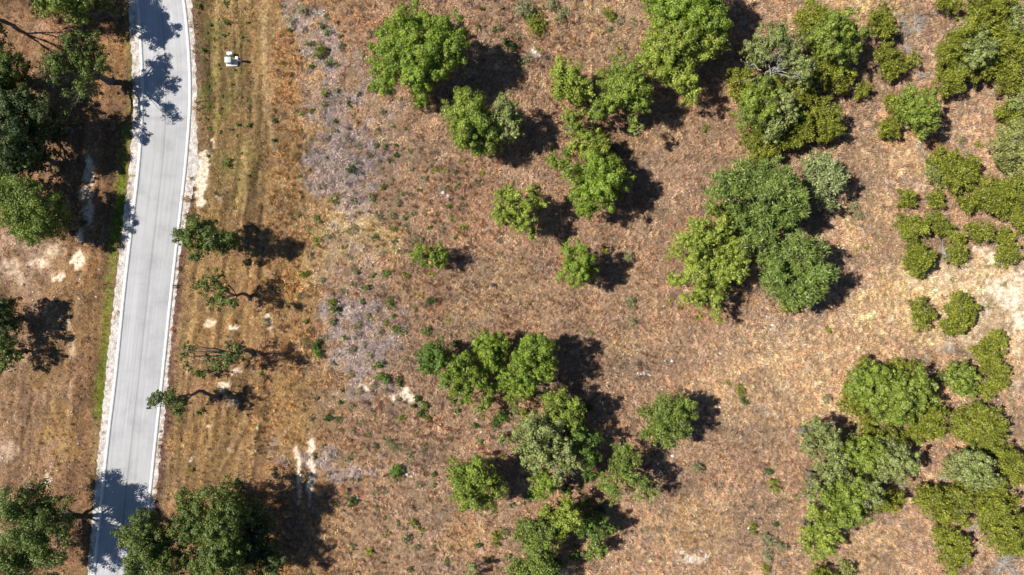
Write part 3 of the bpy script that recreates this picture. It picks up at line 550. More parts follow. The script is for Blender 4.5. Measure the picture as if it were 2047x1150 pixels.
# small bushes: x, y, radius, kind, label
SHRUBS = [
 (845,662,12,'s','bright low bush just above the darkest round oak'),
 (860,604,12,'sd','dark pointed bush with a long shadow left of the field'),
 (787,632,9,'s','small bush in the lavender scrub left of the pointed bush'),
 (630,690,13,'sd','rounded dark bush beside the thin oak shadows'),
 (638,708,14,'s','bright lower half of the bush beside the thin oak shadows'),
 (665,605,10,'sy','yellowish upper bush at the end of the sparse oak shadow'),
 (672,616,12,'sd','dark lower bush at the end of the sparse oak shadow'),
 (702,338,10,'sd','solitary dark bush in the middle of the lavender scrub'),
 (758,728,12,'s','bush at the top of the trio near the white soil'),
 (766,760,15,'s','widest bush of the trio near the white soil'),
 (802,762,11,'sd','bush at the right of the trio near the white soil'),
 (825,812,9,'sd','small bush just below the white soil'),
 (848,808,11,'s','paler bush right of the small bush below the white soil'),
 (793,943,17,'s','bush with white stones behind it at lower left'),
 (783,889,9,'sg','grey bush above the one with white stones'),
 (706,1005,11,'sd','flat dark bush beside a white stone'),
 (828,1045,11,'sy','yellow-green bush with a round shadow at the lower left'),
 (840,1060,7,'sy','tiny yellow-green bush touching the one with a round shadow'),
 (808,1080,12,'sg','upper grey-green bush of the pair near the yucca'),
 (830,1092,10,'sg','lower grey-green bush of the pair near the yucca'),
 (1262,516,15,'sg','round grey-green bush right of the compact field oak'),
 (1258,607,14,'sg','grey thorny bush in mid field'),
 (1266,642,10,'sg','pale bush below the grey thorny one in mid field'),
 (1480,784,12,'sy','yellow-green bush with a cactus in the lower field'),
 (1487,800,10,'sd','dark cactus-like bush in the lower field'),
 (1454,766,6,'sy','tiny bright bush above the cactus bush'),
 (1393,930,14,'sg','pale round bush right of the many-stemmed oak shadow'),
 (1425,972,6,'sg','tiny pale bush in the open lower field'),
 (1543,942,11,'sd','upper bush of the narrow pair left of the lower oak mass'),
 (1547,972,13,'sy','lower bush of the narrow pair left of the lower oak mass'),
 (1507,1056,12,'sy','spiky yellow-green bush at the lower right field'),
 (1550,1048,7,'sd','dark little bush above the grey scrub'),
 (1537,1078,16,'sg','grey scrub bush in the lower right field'),
 (1562,1092,14,'sg','grey scrub bush at the right of its neighbours'),
 (1535,1115,13,'sg','grey-green scrub bush nearer the bottom edge'),
 (1528,1135,11,'sy','yellowish scrub bush at the bottom edge'),
 (1657,798,12,'sg','pale round bush left of the domed thicket'),
 (1655,662,9,'sy','small solitary bush right of the right centre grove'),
 (1706,412,11,'sg','pale bush at the top of the pair right of the grove'),
 (1714,430,12,'sg','pale bush at the bottom of the pair right of the grove'),
 (1730,498,7,'sy','tiny bush on the right slope'),
 (1795,716,6,'s','tiny bush above the domed thicket'),
 (1050,12,22,'sg','grey bush at the top edge left of the bright oak'),
 (1072,48,20,'sy','olive bush below the grey bush at the top'),
 (1060,35,16,'s','green bush between the grey and olive bushes at the top'),
 (1100,8,16,'sg','small grey bush at the top edge'),
 (1122,28,16,'sg','spiky grey bush right of the olive bush'),
 (1018,88,14,'sd','dark bush right of the big round oak shadow'),
 (1000,55,10,'sg','low bush above the big round oak shadow'),
 (985,60,8,'sd','dark low bush above the big round oak shadow edge'),
 (1055,112,11,'sg','bush beside the white rocks near the top'),
 (1036,130,9,'sd','small dark bush below the white rocks near the top'),
 (1215,30,13,'sy','green bush in the open grass at the top'),
 (1235,42,11,'sg','faded bush in the open grass at the top'),
 (1221,56,9,'sg','grey bush at the bottom of the trio in the open grass'),
 (1162,6,8,'sg','little bush on the top edge of the open grass'),
 (1262,42,7,'sg','faint low bush right of the trio in the open grass'),
 (740,62,9,'sg','bush left of the big round oak'),
 (752,68,10,'sd','dark bush touching the left side of the big round oak'),
 (655,62,9,'s','bush with its dark shadow in the lavender strip'),
 (640,108,13,'sy','yellow-green bush at the edge of the lavender strip'),
 (655,122,10,'s','green lower bush at the edge of the lavender strip'),
 (766,222,9,'sg','small bush below the big round oak'),
 (770,293,7,'sd','tiny dark bush in the right of the lavender scrub'),
 (651,190,9,'sy','low green bush on the scrub boundary'),
 (600,24,12,'sg','pale rounded bush at the top of the lavender strip'),
 (585,48,10,'sg','tawny bush left of the lavender strip'),
 (392,12,8,'s','little green bush by the shoulder at the top of the road'),
 (449,4,7,'s','little green bush at the top edge of the verge'),
 (420,50,6,'s','small green tuft bush on the verge'),
 (452,40,7,'s','small green bush above the utility box'),
 (405,100,7,'s','bright green bush beside the right shoulder'),
 (447,72,5,'sd','dark tiny bush on the verge above the utility box'),
 (498,250,8,'s','small bush on the verge far below the utility box'),
 (455,325,10,'s','spreading green weed near the white gravel patch'),
 (545,243,6,'sd','small dark bush on the wheel line'),
 (545,282,7,'sd','dark bush beside the wheel line'),
 (171,445,9,'sd','dark bush in the shade by the white soil'),
 (60,487,7,'s','low green bush under the feathery oak'),
 (382,938,7,'sy','tiny bright bush on the verge low in the picture'),
 (405,820,6,'sd','small bush below the leaning oak trunk'),
 (521,748,7,'s','small bush between the two thin oak shadows'),
 (396,826,5,'s','bright weed under the leaning oak'),
 (1182,665,6,'sy','isolated bright tuft bush in mid field'),
 (1056,608,5,'sy','isolated yellow tuft bush left of mid field'),
 (1000,505,6,'sg','faded small bush near the dark stump'),
 (990,1070,14,'sy','upright olive bush left of the bottom centre clump'),
 (1010,1062,10,'sg','grey bush right of the upright olive bush'),
 (992,1088,9,'sy','yellow foot bush of the upright olive bush'),
 (1410,257,7,'sy','small bush below the tall oak shadow'),
 (1865,575,6,'sg','tiny bush on the pale slope'),
 (1925,285,12,'sg','grey bush right of the brown dead brush'),
 (1957,287,9,'sy','small yellow bush right of the grey one'),
 (1935,305,10,'sg','faint grey bush above the dark-sided juniper'),
 (2025,800,9,'sg','faint bush near the right edge'),
 (1888,870,9,'sg','pale bush in the gap of the corner thicket'),
 (1665,292,11,'sg','faded bush below the rounded juniper'),
 (856,834,8,'sy','yellow-leaved bush among the leafy scrub'),
 (805,838,7,'sy','small yellow bush left of the leafy scrub'),
 (652,1000,8,'sg','dull bush left of the flat dark bush'),
 (700,960,6,'sg','tiny dull bush near the lavender patch'),
 (995,840,7,'sd','low dark bush under the half-dead oak'),
 (950,850,7,'sd','low bush left of the oaks duff patch'),
 (962,882,8,'s','small green bush beside a white stone'),
 (530,640,8,'sg','low bush on the ochre grass'),
 (1005,830,15,'s','green undergrowth bush left of the ochre duff patch'),
 (985,845,11,'sd','dark undergrowth bush left of the ochre duff patch'),
 (1130,985,14,'sd','dark undergrowth bush between the sprawling oak and the bottom clump'),
 (1165,1000,12,'s','green undergrowth bush above the shaded oak at bottom centre'),
 (1200,1015,14,'sd','dark undergrowth bush under the many-stemmed oak'),
 (1180,815,12,'sd','dark undergrowth bush in the wide shadow of the central clump'),
 (1050,830,11,'sy','yellowish undergrowth bush on the ochre duff patch'),
 (1055,995,12,'s','green bush in the shade left of the rounded oak lobe'),
 (1110,1120,14,'sd','dark bush at the bottom edge among the centre oaks'),
 (1150,1110,13,'s','green bush at the bottom edge right of the centre oaks'),
 (905,690,10,'sd','dark bush between the first two oaks of the central clump'),
 (1195,235,14,'sd','dark undergrowth bush in the central thicket'),
 (1130,300,13,'s','green undergrowth bush on the left of the central thicket'),
 (1210,320,12,'sd','dark undergrowth bush in the lower central thicket'),
 (560,575,7,'sd','dark bush in the sparse oak shadow'),
]
# yucca-like rosettes
YUCCAS = [(1208,500,10,'yucca beside the shadow of the compact field oak'),(1336,604,8,'yucca left of the lowest yellow-green oak'),(1396,634,10,'yucca rosette with a dark shadow under the lowest yellow-green oak'),
 (738,1104,11,'bright yellow yucca at the bottom left of the field'),(895,640,6,'small yucca near the pointed bush'),(745,640,5,'small yucca in the grey scrub'),
 (864,518,7,'yucca at the foot of the small oak pair'),(862,548,8,'yellow yucca below the small oak pair'),(905,440,7,'yucca above the small oak pair'),
 (922,455,7,'yucca right of the upper one near the small oak pair'),(962,345,8,'yucca left of the shaded thicket grass'),(885,338,9,'yucca in the red grass below the big round oak'),
 (868,340,7,'smaller yucca beside the one in the red grass'),(1200,65,8,'yellow yucca in the open grass at the top'),(1238,97,7,'yellow yucca below the open grass bushes'),
 (962,14,8,'yucca near the top edge right of the big round oak'),(1080,98,7,'yucca by the white rocks near the top'),(840,590,7,'yucca above the pointed bush'),
 (818,300,7,'yucca in the lavender grass'),(1715,500,6,'yucca on the right slope'),(775,1068,7,'yucca left of the grey-green pair'),(1001,913,8,'yucca above the isolated oval oak'),(925,322,6,'yucca under the broad lichened oak')]
for (k_, hz_, lab_, lobes_, o_) in TREES:
    P = np.array([at(a, b, hz_) for a, b, r in lobes_]); R_ = np.array([r for *_, r in lobes_])
    w_ = R_ ** 2; c_ = (P * w_[:, None]).sum(0) / w_.sum()
    if k_.startswith('oak'):
        ext = np.hypot(P[:, 0] - c_[0], P[:, 1] - c_[1]).max() + R_.mean() / S * .6
        OAK_BASES.append((c_[0] + .8, c_[1], min(max(ext, 1.5), 6.5)))

# ------------------------------------------------------------------ ground
ax_x = axis(86, 0.30, 2500); ax_y = axis(56, 0.30, 2500)
GX, GY = np.meshgrid(ax_x, ax_y)
gc, gwh = ground_color(GX, GY)
uu = GX * S + CX; vv = CY - GY * S
nearroad = sstep(30, 4, np.abs(uu - (f_(LO, vv) + f_(RO, vv)) / 2) - 62)
relief = (np.abs(fbm(GX / .9, GY / .9, 3) - .5) * 2) ** .7 * .42 - .12 + (fbm(GX / 9, GY / 9, 2) - .5) * .35
GZ = (relief - 0.12) * (1 - nearroad) - 0.004 * nearroad
ny, nx = GX.shape
idx = np.arange(nx * ny).reshape(ny, nx)
Q = np.stack([idx[:-1, :-1], idx[:-1, 1:], idx[1:, 1:], idx[1:, :-1]], -1).reshape(-1, 4)

m, nt, out = new_mat('ground')
a = N(nt, 'ShaderNodeAttribute', attribute_name='Col')
g = N(nt, 'ShaderNodeNewGeometry')
n1 = noise(nt, 2.2, 6, .7, g.outputs['Position'])
n2 = noise(nt, 9.0, 3, .6, g.outputs['Position'])
c1 = ramp(nt, n1, [(.3, (.42, .40, .39)), (.5, (.95, .95, .95)), (.70, (1.45, 1.45, 1.45))])
c2 = ramp(nt, n2, [(.36, (.35, .33, .32)), (.47, (.95, .95, .95)), (.7, (1.2, 1.2, 1.2))])
cc = mixc(nt, 1.0, a.outputs['Color'], c1, 'MULTIPLY')
cc = mixc(nt, .9, cc, c2, 'MULTIPLY')
p = N(nt, 'ShaderNodeBsdfPrincipled'); p.inputs['Roughness'].default_value = .95
p.inputs['Specular IOR Level'].default_value = .1
nt.links.new(cc, p.inputs['Base Color'])
b = N(nt, 'ShaderNodeBump'); b.inputs['Strength'].default_value = .9; b.inputs['Distance'].default_value = .12
nt.links.new(noise(nt, 4.5, 5, .65, g.outputs['Position']), b.inputs['Height'])
nt.links.new(b.outputs[0], p.inputs['Normal']); nt.links.new(p.outputs[0], out.inputs[0])
M_ground = m
GAIN = 0.43
gc = gc * (GAIN + (.92 - GAIN) * np.clip(gwh, 0, 1))[..., None]
ground = mesh_obj('ground', np.stack([GX, GY, GZ], -1).reshape(-1, 3), Q, M_ground, colors=gc.reshape(-1, 3), smooth=True)
tag(ground, kind='structure')

def gz(x, y):
    x = np.asarray(x, float); y = np.asarray(y, float)
    ix = np.clip(np.searchsorted(ax_x, x) - 1, 0, nx - 2); iy = np.clip(np.searchsorted(ax_y, y) - 1, 0, ny - 2)
    fx = (x - ax_x[ix]) / (ax_x[ix + 1] - ax_x[ix]); fy = (y - ax_y[iy]) / (ax_y[iy + 1] - ax_y[iy])
    return (GZ[iy, ix] * (1 - fx) + GZ[iy, ix + 1] * fx) * (1 - fy) + (GZ[iy + 1, ix] * (1 - fx) + GZ[iy + 1, ix + 1] * fx) * fy

# ------------------------------------------------------------------ road, curbs, shoulders
vs = np.concatenate([np.arange(-900, -40, 30), np.arange(-40, 1190, 6), np.arange(1190, 2400, 30)]).astype(float)
def strip(name, uL, uR, z, mat, nseg=1, thick=0, jag=0, zs=None):
    rows = len(vs); V = []; UV = []
    sm = lambda arr: np.convolve(np.pad(arr, 6, 'edge'), np.ones(13) / 13, 'valid') if jag == 0 else arr
    uL = sm(uL); uR = sm(uR)
    ts = np.linspace(0, 1, nseg + 1)
    for i in range(rows):
        for t in ts:
            u = uL[i] * (1 - t) + uR[i] * t
            V.append(((u - CX) / S, (CY - vs[i]) / S, z)); UV.append((t, vs[i] / S))
    V = np.array(V); k = nseg + 1; n0 = len(V)
    Qs = [(i * k + j, (i + 1) * k + j, (i + 1) * k + j + 1, i * k + j + 1) for i in range(rows - 1) for j in range(nseg)]
    if thick:
        V = np.concatenate([V, V - [0, 0, thick]])
        for i in range(rows - 1):
            for j, s in ((0, 1), (nseg, -1)):
                q = (i * k + j, n0 + i * k + j, n0 + (i + 1) * k + j, (i + 1) * k + j)
                Qs.append(q if s > 0 else q[::-1])
        UV = UV + UV
    o = mesh_obj(name, V, np.array(Qs), mat)
    me = o.data; uvl = me.uv_layers.new(name='UVMap')
    li = np.empty(len(me.loops), dtype=np.int32); me.loops.foreach_get('vertex_index', li)
    uvl.data.foreach_set('uv', np.array(UV, dtype=np.float32)[li].ravel())
    return tag(o, kind='structure')

m, nt, out = new_mat('pavement')
uvn = N(nt, 'ShaderNodeUVMap'); sp = N(nt, 'ShaderNodeSeparateXYZ'); nt.links.new(uvn.outputs[0], sp.inputs[0])
cmb = N(nt, 'ShaderNodeCombineXYZ')
mu = N(nt, 'ShaderNodeMath', operation='MULTIPLY'); mu.inputs[1].default_value = 26; nt.links.new(sp.outputs[0], mu.inputs[0])
mv = N(nt, 'ShaderNodeMath', operation='MULTIPLY'); mv.inputs[1].default_value = .06; nt.links.new(sp.outputs[1], mv.inputs[0])
nt.links.new(mu.outputs[0], cmb.inputs[0]); nt.links.new(mv.outputs[0], cmb.inputs[1])
streak = noise(nt, 1.0, 4, .6, cmb.outputs[0])
g = N(nt, 'ShaderNodeNewGeometry')
blot = noise(nt, .35, 5, .6, g.outputs['Position'])
fine = noise(nt, 14, 3, .7, g.outputs['Position'])
base = ramp(nt, streak, [(.3, (.255, .252, .252)), (.7, (.325, .321, .320))])
base = mixc(nt, .8, base, ramp(nt, blot, [(.3, (.78, .78, .78)), (.5, (1, 1, 1)), (.7, (1.10, 1.10, 1.10))]), 'MULTIPLY')
base = mixc(nt, .5, base, ramp(nt, fine, [(.3, (.88, .88, .88)), (.7, (1.08, 1.08, 1.08))]), 'MULTIPLY')
# lane shading (the left lane is a little lighter), the paving seam and the worn tyre paths
lane = ramp(nt, sp.outputs[0], [(0, (.86, .86, .86)), (.03, (1.0, 1.0, 1.0)), (.2, (1.06, 1.06, 1.07)), (.32, (.98, .98, .98)), (.47, (.95, .95, .95)), (.485, (.72, .72, .72)), (.505, (.74, .74, .74)),
                             (.52, (.96, .96, .96)), (.7, (1.0, 1.0, 1.0)), (.97, (.95, .95, .96)), (1, (.84, .84, .84))])
base = mixc(nt, 1, base, lane, 'MULTIPLY')
mp = N(nt, 'ShaderNodeMapRange'); nt.links.new(sp.outputs[1], mp.inputs[0])
mp.inputs[1].default_value = 0; mp.inputs[2].default_value = 1140 / S
pz = ramp(nt, mp.outputs[0], [(0, (1.12, 1.12, 1.12)), (.20, (1.1, 1.1, 1.1)), (.208, (.82, .82, .82)), (.213, (.97, .97, .97)), (.5, (.97, .97, .97)), (.8, (1, 1, 1)), (1, (1, 1, 1))])
base = mixc(nt, 1, base, pz, 'MULTIPLY')
stn = noise(nt, .9, 7, .75, g.outputs['Position'])
base = mixc(nt, .7, base, ramp(nt, stn, [(.30, (.80, .79, .78)), (.42, (1, 1, 1)), (.66, (1, 1, 1)), (.74, (1.08, 1.07, 1.05))]), 'MULTIPLY')
p = N(nt, 'ShaderNodeBsdfPrincipled'); p.inputs['Roughness'].default_value = .85
nt.links.new(base, p.inputs['Base Color'])
bb = N(nt, 'ShaderNodeBump'); bb.inputs['Strength'].default_value = .25; bb.inputs['Distance'].default_value = .01
nt.links.new(fine, bb.inputs['Height']); nt.links.new(bb.outputs[0], p.inputs['Normal'])
nt.links.new(p.outputs[0], out.inputs[0]); M_pave = m

m, nt, out = new_mat('curb_concrete')
g = N(nt, 'ShaderNodeNewGeometry')
c = ramp(nt, noise(nt, 1.5, 6, .7, g.outputs['Position']), [(.3, (.36, .355, .345)), (.6, (.50, .495, .48))])
p = N(nt, 'ShaderNodeBsdfPrincipled'); p.inputs['Roughness'].default_value = .9
nt.links.new(c, p.inputs['Base Color']); nt.links.new(p.outputs[0], out.inputs[0]); M_curb = m

m, nt, out = new_mat('gravel')
g = N(nt, 'ShaderNodeNewGeometry')
v_ = N(nt, 'ShaderNodeTexVoronoi'); v_.inputs['Scale'].default_value = 7; nt.links.new(g.outputs['Position'], v_.inputs['Vector'])
c = ramp(nt, v_.outputs['Color'], [(0, (.20, .18, .165)), (.3, (.40, .375, .35)), (1, (.56, .535, .50))])
c2 = ramp(nt, noise(nt, 1.2, 6, .75, g.outputs['Position']), [(.36, (.50, .42, .36)), (.54, (.95, .93, .90)), (.7, (1.1, 1.09, 1.07))])
c = mixc(nt, 1, c, c2, 'MULTIPLY')
p = N(nt, 'ShaderNodeBsdfPrincipled'); p.inputs['Roughness'].default_value = .95
nt.links.new(c, p.inputs['Base Color'])
bb = N(nt, 'ShaderNodeBump'); bb.inputs['Strength'].default_value = .8; bb.inputs['Distance'].default_value = .05
nt.links.new(v_.outputs['Distance'], bb.inputs['Height']); nt.links.new(bb.outputs[0], p.inputs['Normal'])
nt.links.new(p.outputs[0], out.inputs[0]); M_gravel = m

F_ = lambda arr: np.interp(vs, YS, arr)
jl = (fbm(vs / 5, vs * 0 + 3.3, 3) - .5) * 9; jr = (fbm(vs / 5, vs * 0 + 8.3, 3) - .5) * 9
strip('road', F_(LI) - 1, F_(RI) + 1, 0.020, M_pave, 12)
strip('curb', F_(LO), F_(LI), 0.050, M_curb, 1, .08)
strip('curb', F_(RI), F_(RO), 0.050, M_curb, 1, .08)
# mow the soft joint: gravel shoulders
strip('gravel_shoulder', F_(GL) + jl, F_(LO) + 2, 0.012, M_gravel, 3, 0, 1)
strip('gravel_shoulder', F_(RO) - 2, F_(GR) + jr, 0.012, M_gravel, 3, 0, 1)

# ------------------------------------------------------------------ dry grass tussocks (geometry-node instances)
m, nt, out = new_mat('dry_grass')
a = N(nt, 'ShaderNodeAttribute', attribute_name='tint'); a.attribute_type = 'INSTANCER'
a2 = N(nt, 'ShaderNodeAttribute', attribute_name='Col')
c = mixc(nt, 1, a.outputs['Color'], a2.outputs['Color'], 'MULTIPLY')
di = N(nt, 'ShaderNodeBsdfDiffuse'); tr = N(nt, 'ShaderNodeBsdfTranslucent')
nt.links.new(c, di.inputs[0]); nt.links.new(c, tr.inputs[0])
mx = N(nt, 'ShaderNodeMixShader'); mx.inputs[0].default_value = .12
nt.links.new(di.outputs[0], mx.inputs[1]); nt.links.new(tr.outputs[0], mx.inputs[2]); nt.links.new(mx.outputs[0], out.inputs[0])
M_grass = m
def blade_cloud(n, spread, hgt, w, lean):
    V = []; T = []; C = []
    for i in range(n):
        az = random.uniform(0, 2 * math.pi); r0 = spread * math.sqrt(random.random()) * .6
        bx, by = r0 * math.cos(az), r0 * math.sin(az)
        az += random.uniform(-1.1, 1.1); L = hgt * random.uniform(.6, 1.25); ln = lean * random.uniform(.4, 1.3)
        tx, ty, tz = bx + math.cos(az) * L * ln, by + math.sin(az) * L * ln, L * max(.12, 1 - .45 * ln)
        px, py = -math.sin(az) * w, math.cos(az) * w
        k = len(V); V += [(bx + px, by + py, 0), (bx - px, by - py, 0), ((bx + tx) / 2 - px * .9, (by + ty) / 2 - py * .9, tz * .7), ((bx + tx) / 2 + px * .9, (by + ty) / 2 + py * .9, tz * .7), (tx, ty, tz)]
        T += [(k, k + 1, k + 2), (k, k + 2, k + 3), (k + 3, k + 2, k + 4)]
        s = random.uniform(.72, 1.28); C += [(s * .62,) * 3] * 2 + [(s,) * 3] * 2 + [(s * 1.12,) * 3]  # lower blade ends toned down, part dead stalk, part painted shade
    return V, T, C
def mound(n, R0, hgt, w, lean, flop):
    V = []; T = []; C = []
    for i in range(n):
        az = random.uniform(0, 2 * math.pi); q = math.sqrt(random.random()); r0 = R0 * q
        bx, by = r0 * math.cos(az), r0 * math.sin(az)
        a2 = az + random.uniform(-.9, .9); L = hgt * random.uniform(.65, 1.2) * (1.1 - .35 * q); ln = lean * (.2 + q) * random.uniform(.5, 1.3)
        tx, ty, tz = bx + math.cos(a2) * L * ln + flop * L * .5, by + math.sin(a2) * L * ln + flop * L * .3, L * max(.25, 1 - .4 * ln)
        a3 = random.uniform(0, 6.28); px, py = math.cos(a3) * w, math.sin(a3) * w
        k = len(V); mx_, my_ = bx * .5 + tx * .5, by * .5 + ty * .5
        V += [(bx + px, by + py, -.03), (bx - px, by - py, -.03), (mx_ - px, my_ - py, tz * .72), (mx_ + px, my_ + py, tz * .72), (tx + flop * .06, ty, tz)]
        T += [(k, k + 1, k + 2), (k, k + 2, k + 3), (k + 3, k + 2, k + 4)]
        s = random.uniform(.75, 1.25); C += [(s * .9,) * 3] * 2 + [(s,) * 3] * 3  # blade bases darker: dry stalk colour with some ground shade painted in
    return V, T, C
tufts = []
for i, args in enumerate([(44, .20, .50, .019, .7, .15), (50, .26, .46, .020, .9, .3), (38, .16, .58, .019, .55, .5), (40, .40, .16, .024, 1.6, .2)]):
    V, T, C = mound(*args)
    o = mesh_obj('grass_tuft', V, np.array(T), M_grass, colors=np.array(C))
    col.objects.unlink(o); tufts.append(o)

def instancer(name, pts, rotz, scl, tint, sources, variant, tilt=None, label=None, cat=None):
    n = len(pts)
    me = bpy.data.meshes.new(name); me.vertices.add(n)
    me.vertices.foreach_set('co', np.asarray(pts, np.float32).ravel())
    def fa(nm, ty, arr, key):
        at_ = me.attributes.new(nm, ty, 'POINT'); at_.data.foreach_set(key, np.asarray(arr).ravel())
    rot = np.zeros((n, 3), np.float32); rot[:, 2] = rotz
    if tilt is not None: rot[:, :2] = tilt
    sc3 = np.asarray(scl, np.float32)
    if sc3.ndim == 1: sc3 = np.repeat(sc3[:, None], 3, 1)
    fa('rot', 'FLOAT_VECTOR', rot, 'vector'); fa('scl', 'FLOAT_VECTOR', sc3, 'vector')
    c4 = np.ones((n, 4), np.float32); c4[:, :3] = tint
    fa('tint', 'FLOAT_COLOR', c4, 'color'); fa('variant', 'INT', variant.astype(np.int32), 'value')
    me.materials.append(sources[0].data.materials[0])
    o = bpy.data.objects.new(name, me); col.objects.link(o)
    ng = bpy.data.node_groups.new(name, 'GeometryNodeTree')
    ng.interface.new_socket('Geometry', in_out='INPUT', socket_type='NodeSocketGeometry')
    ng.interface.new_socket('Geometry', in_out='OUTPUT', socket_type='NodeSocketGeometry')
    gi = ng.nodes.new('NodeGroupInput'); go = ng.nodes.new('NodeGroupOutput')
    iop = ng.nodes.new('GeometryNodeInstanceOnPoints'); m2p = ng.nodes.new('GeometryNodeMeshToPoints')
    ng.links.new(gi.outputs[0], m2p.inputs[0]); ng.links.new(m2p.outputs[0], iop.inputs['Points'])
    jn = ng.nodes.new('GeometryNodeGeometryToInstance')
    for s_ in reversed(sources):
        oi = ng.nodes.new('GeometryNodeObjectInfo'); oi.inputs['Object'].default_value = s_
        oi.inputs['As Instance'].default_value = False
        ng.links.new(oi.outputs['Geometry'], jn.inputs[0])
    # one instance per source geometry
    jg = ng.nodes.new('GeometryNodeJoinGeometry'); ng.nodes.remove(jn)
    for s_ in sources[::-1]:
        oi = [x for x in ng.nodes if x.bl_idname == 'GeometryNodeObjectInfo' and x.inputs['Object'].default_value == s_][0]
        g2 = ng.nodes.new('GeometryNodeGeometryToInstance'); ng.links.new(oi.outputs['Geometry'], g2.inputs[0])
        ng.links.new(g2.outputs[0], jg.inputs[0])
    ng.links.new(jg.outputs[0], iop.inputs['Instance']); iop.inputs['Pick Instance'].default_value = True
    def na(nm, ty):
        x = ng.nodes.new('GeometryNodeInputNamedAttribute'); x.data_type = ty; x.inputs['Name'].default_value = nm; return x.outputs[0]
    ng.links.new(na('variant', 'INT'), iop.inputs['Instance Index'])
    ng.links.new(na('rot', 'FLOAT_VECTOR'), iop.inputs['Rotation']); ng.links.new(na('scl', 'FLOAT_VECTOR'), iop.inputs['Scale'])
    ng.links.new(iop.outputs[0], go.inputs[0])
    md = o.modifiers.new('scatter', 'NODES'); md.node_group = ng
    return tag(o, label, cat, kind='stuff')

def jgrid(step, jit_):
    gx_, gy_ = np.meshgrid(np.arange(-84, 84, step), np.arange(-54, 54, step))
    gx_ = gx_ + rng.uniform(-jit_, jit_, gx_.shape) * step; gy_ = gy_ + rng.uniform(-jit_, jit_, gy_.shape) * step
    return gx_.ravel(), gy_.ravel()
ax1, ay1 = jgrid(.58, .55); bx1, by1 = jgrid(.46, .5)
px_ = np.concatenate([ax1, bx1]); py_ = np.concatenate([ay1, by1])
tall = np.concatenate([np.ones(len(ax1), bool), np.zeros(len(bx1), bool)]); NT = len(px_)
tc, twh = ground_color(px_, py_)
tu = px_ * S + CX; tv = CY - py_ * S
eg = (rng.random(NT) ** 2) * 12
road = (tu > f_(GL, tv) + eg) & (tu < f_(GR, tv) - eg) | ((tu > f_(LO, tv) - 5) & (tu < f_(RO, tv) + 5))
mow = ((tu > f_(GR, tv)) & (tu < 545 - .11 * np.clip(tv - 420, 0, 999)) | (tu < f_(LO, tv)))
clump = fbm(px_ / 2.2, py_ / 2.2, 3)
lavm = blobs(LAV, tu + (clump - .5) * 40, tv) > .45
keep = (~road) & (rng.random(NT) > twh * 1.35)
keep &= ~(tall & (clump + rng.random(NT) * .35 < .52)) & ~(tall & lavm & (rng.random(NT) < .45))
keep &= ~(mow & tall & (rng.random(NT) > .75)) & ~((np.abs(px_ - (464 - CX) / S) < 1.4) & (np.abs(py_ - (CY - 122) / S) < 1.1))
keep &= ~((tu < f_(GL, tv)) & (tu > f_(GL, tv) - 3))
px_, py_, tc, tu, tv, mow, tall, lavm = px_[keep], py_[keep], tc[keep], tu[keep], tv[keep], mow[keep], tall[keep], lavm[keep]
sc = rng.uniform(.6, 1.3, len(px_)) * (.6 + .8 * fbm(px_ / 3, py_ / 3, 2))
size = np.stack([sc, sc, sc * rng.uniform(.8, 1.25, len(px_))], 1)
size[mow] *= [.62, .62, .42]; size[lavm & ~mow] *= [1.1, 1.1, .8]
var = np.where(tall, rng.integers(0, 3, len(px_)), 3)
lie = fbm(px_ / 14, py_ / 14, 2) * 9
jit = np.clip(rng.normal(1, .21, (len(px_), 1)), .5, 1.6) * (1 + rng.normal(0, .02, (len(px_), 3)))
straw = (rng.random(len(px_)) < .20)[:, None] * np.array([.055, .042, .022]); grey = (rng.random(len(px_)) < .25)[:, None]
tint = tc * jit + straw
tint = np.where(grey, tint * .65 + tint.mean(1, keepdims=True) * .27, tint)
GRASS_GAIN = 1.34
instancer('grass', np.stack([px_, py_, gz(px_, py_) - .02], 1), lie + rng.normal(0, .9, len(px_)), size, np.clip(tint * GRASS_GAIN, .01, .8), tufts, var, None,
          'dry tan and reddish grass tussocks covering the field and verges', 'grass')
print('tufts', len(px_))

# ------------------------------------------------------------------ foliage generators
# kind: (colour, second colour, leaf length, leaf width, leaves per m2, roughness of outline)
KIND = {
 'oak': ((0.103,0.149,0.014), (0.240,0.287,0.042), 0.177, 0.107, 74),
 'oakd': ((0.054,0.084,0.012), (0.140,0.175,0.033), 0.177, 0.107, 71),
 'oakdd': ((0.032,0.052,0.013), (0.073,0.097,0.023), 0.188, 0.112, 65),  # near-black leaves: deep shade put into the leaf colour
 'oakvd': ((0.052,0.103,0.012), (0.123,0.187,0.028), 0.177, 0.107, 76),  # darker oakv green, also painted on oaks that stand in shade
 'oakv': ((0.095,0.153,0.011), (0.234,0.298,0.033), 0.177, 0.107, 74),
 'oaky': ((0.140,0.189,0.016), (0.310,0.345,0.056), 0.177, 0.107, 74),
 'oakf': ((0.097,0.143,0.021), (0.228,0.269,0.053), 0.220, 0.078, 82),
 'oakg': ((0.119,0.153,0.028), (0.281,0.307,0.105), 0.177, 0.101, 74),
 'juniper': ((0.105,0.125,0.009), (0.290,0.292,0.038), 0.261, 0.070, 79),
 'juniperg': ((0.151,0.173,0.030), (0.351,0.357,0.117), 0.261, 0.070, 74),
 'feather': ((0.092,0.140,0.021), (0.228,0.275,0.068), 0.418, 0.078, 66),
 'featherg': ((0.130,0.171,0.049), (0.292,0.322,0.140), 0.397, 0.078, 66),
 's':  ((.080,.150,.018), (.120,.190,.030), .16, .08, 90),
 'sd': ((.045,.085,.016), (.070,.120,.022), .16, .08, 90),
 'sy': ((.170,.200,.020), (.230,.240,.045), .18, .07, 80),
 'sg': ((.190,.190,.080), (.300,.285,.150), .17, .06, 70),
}
DENS = 1.52
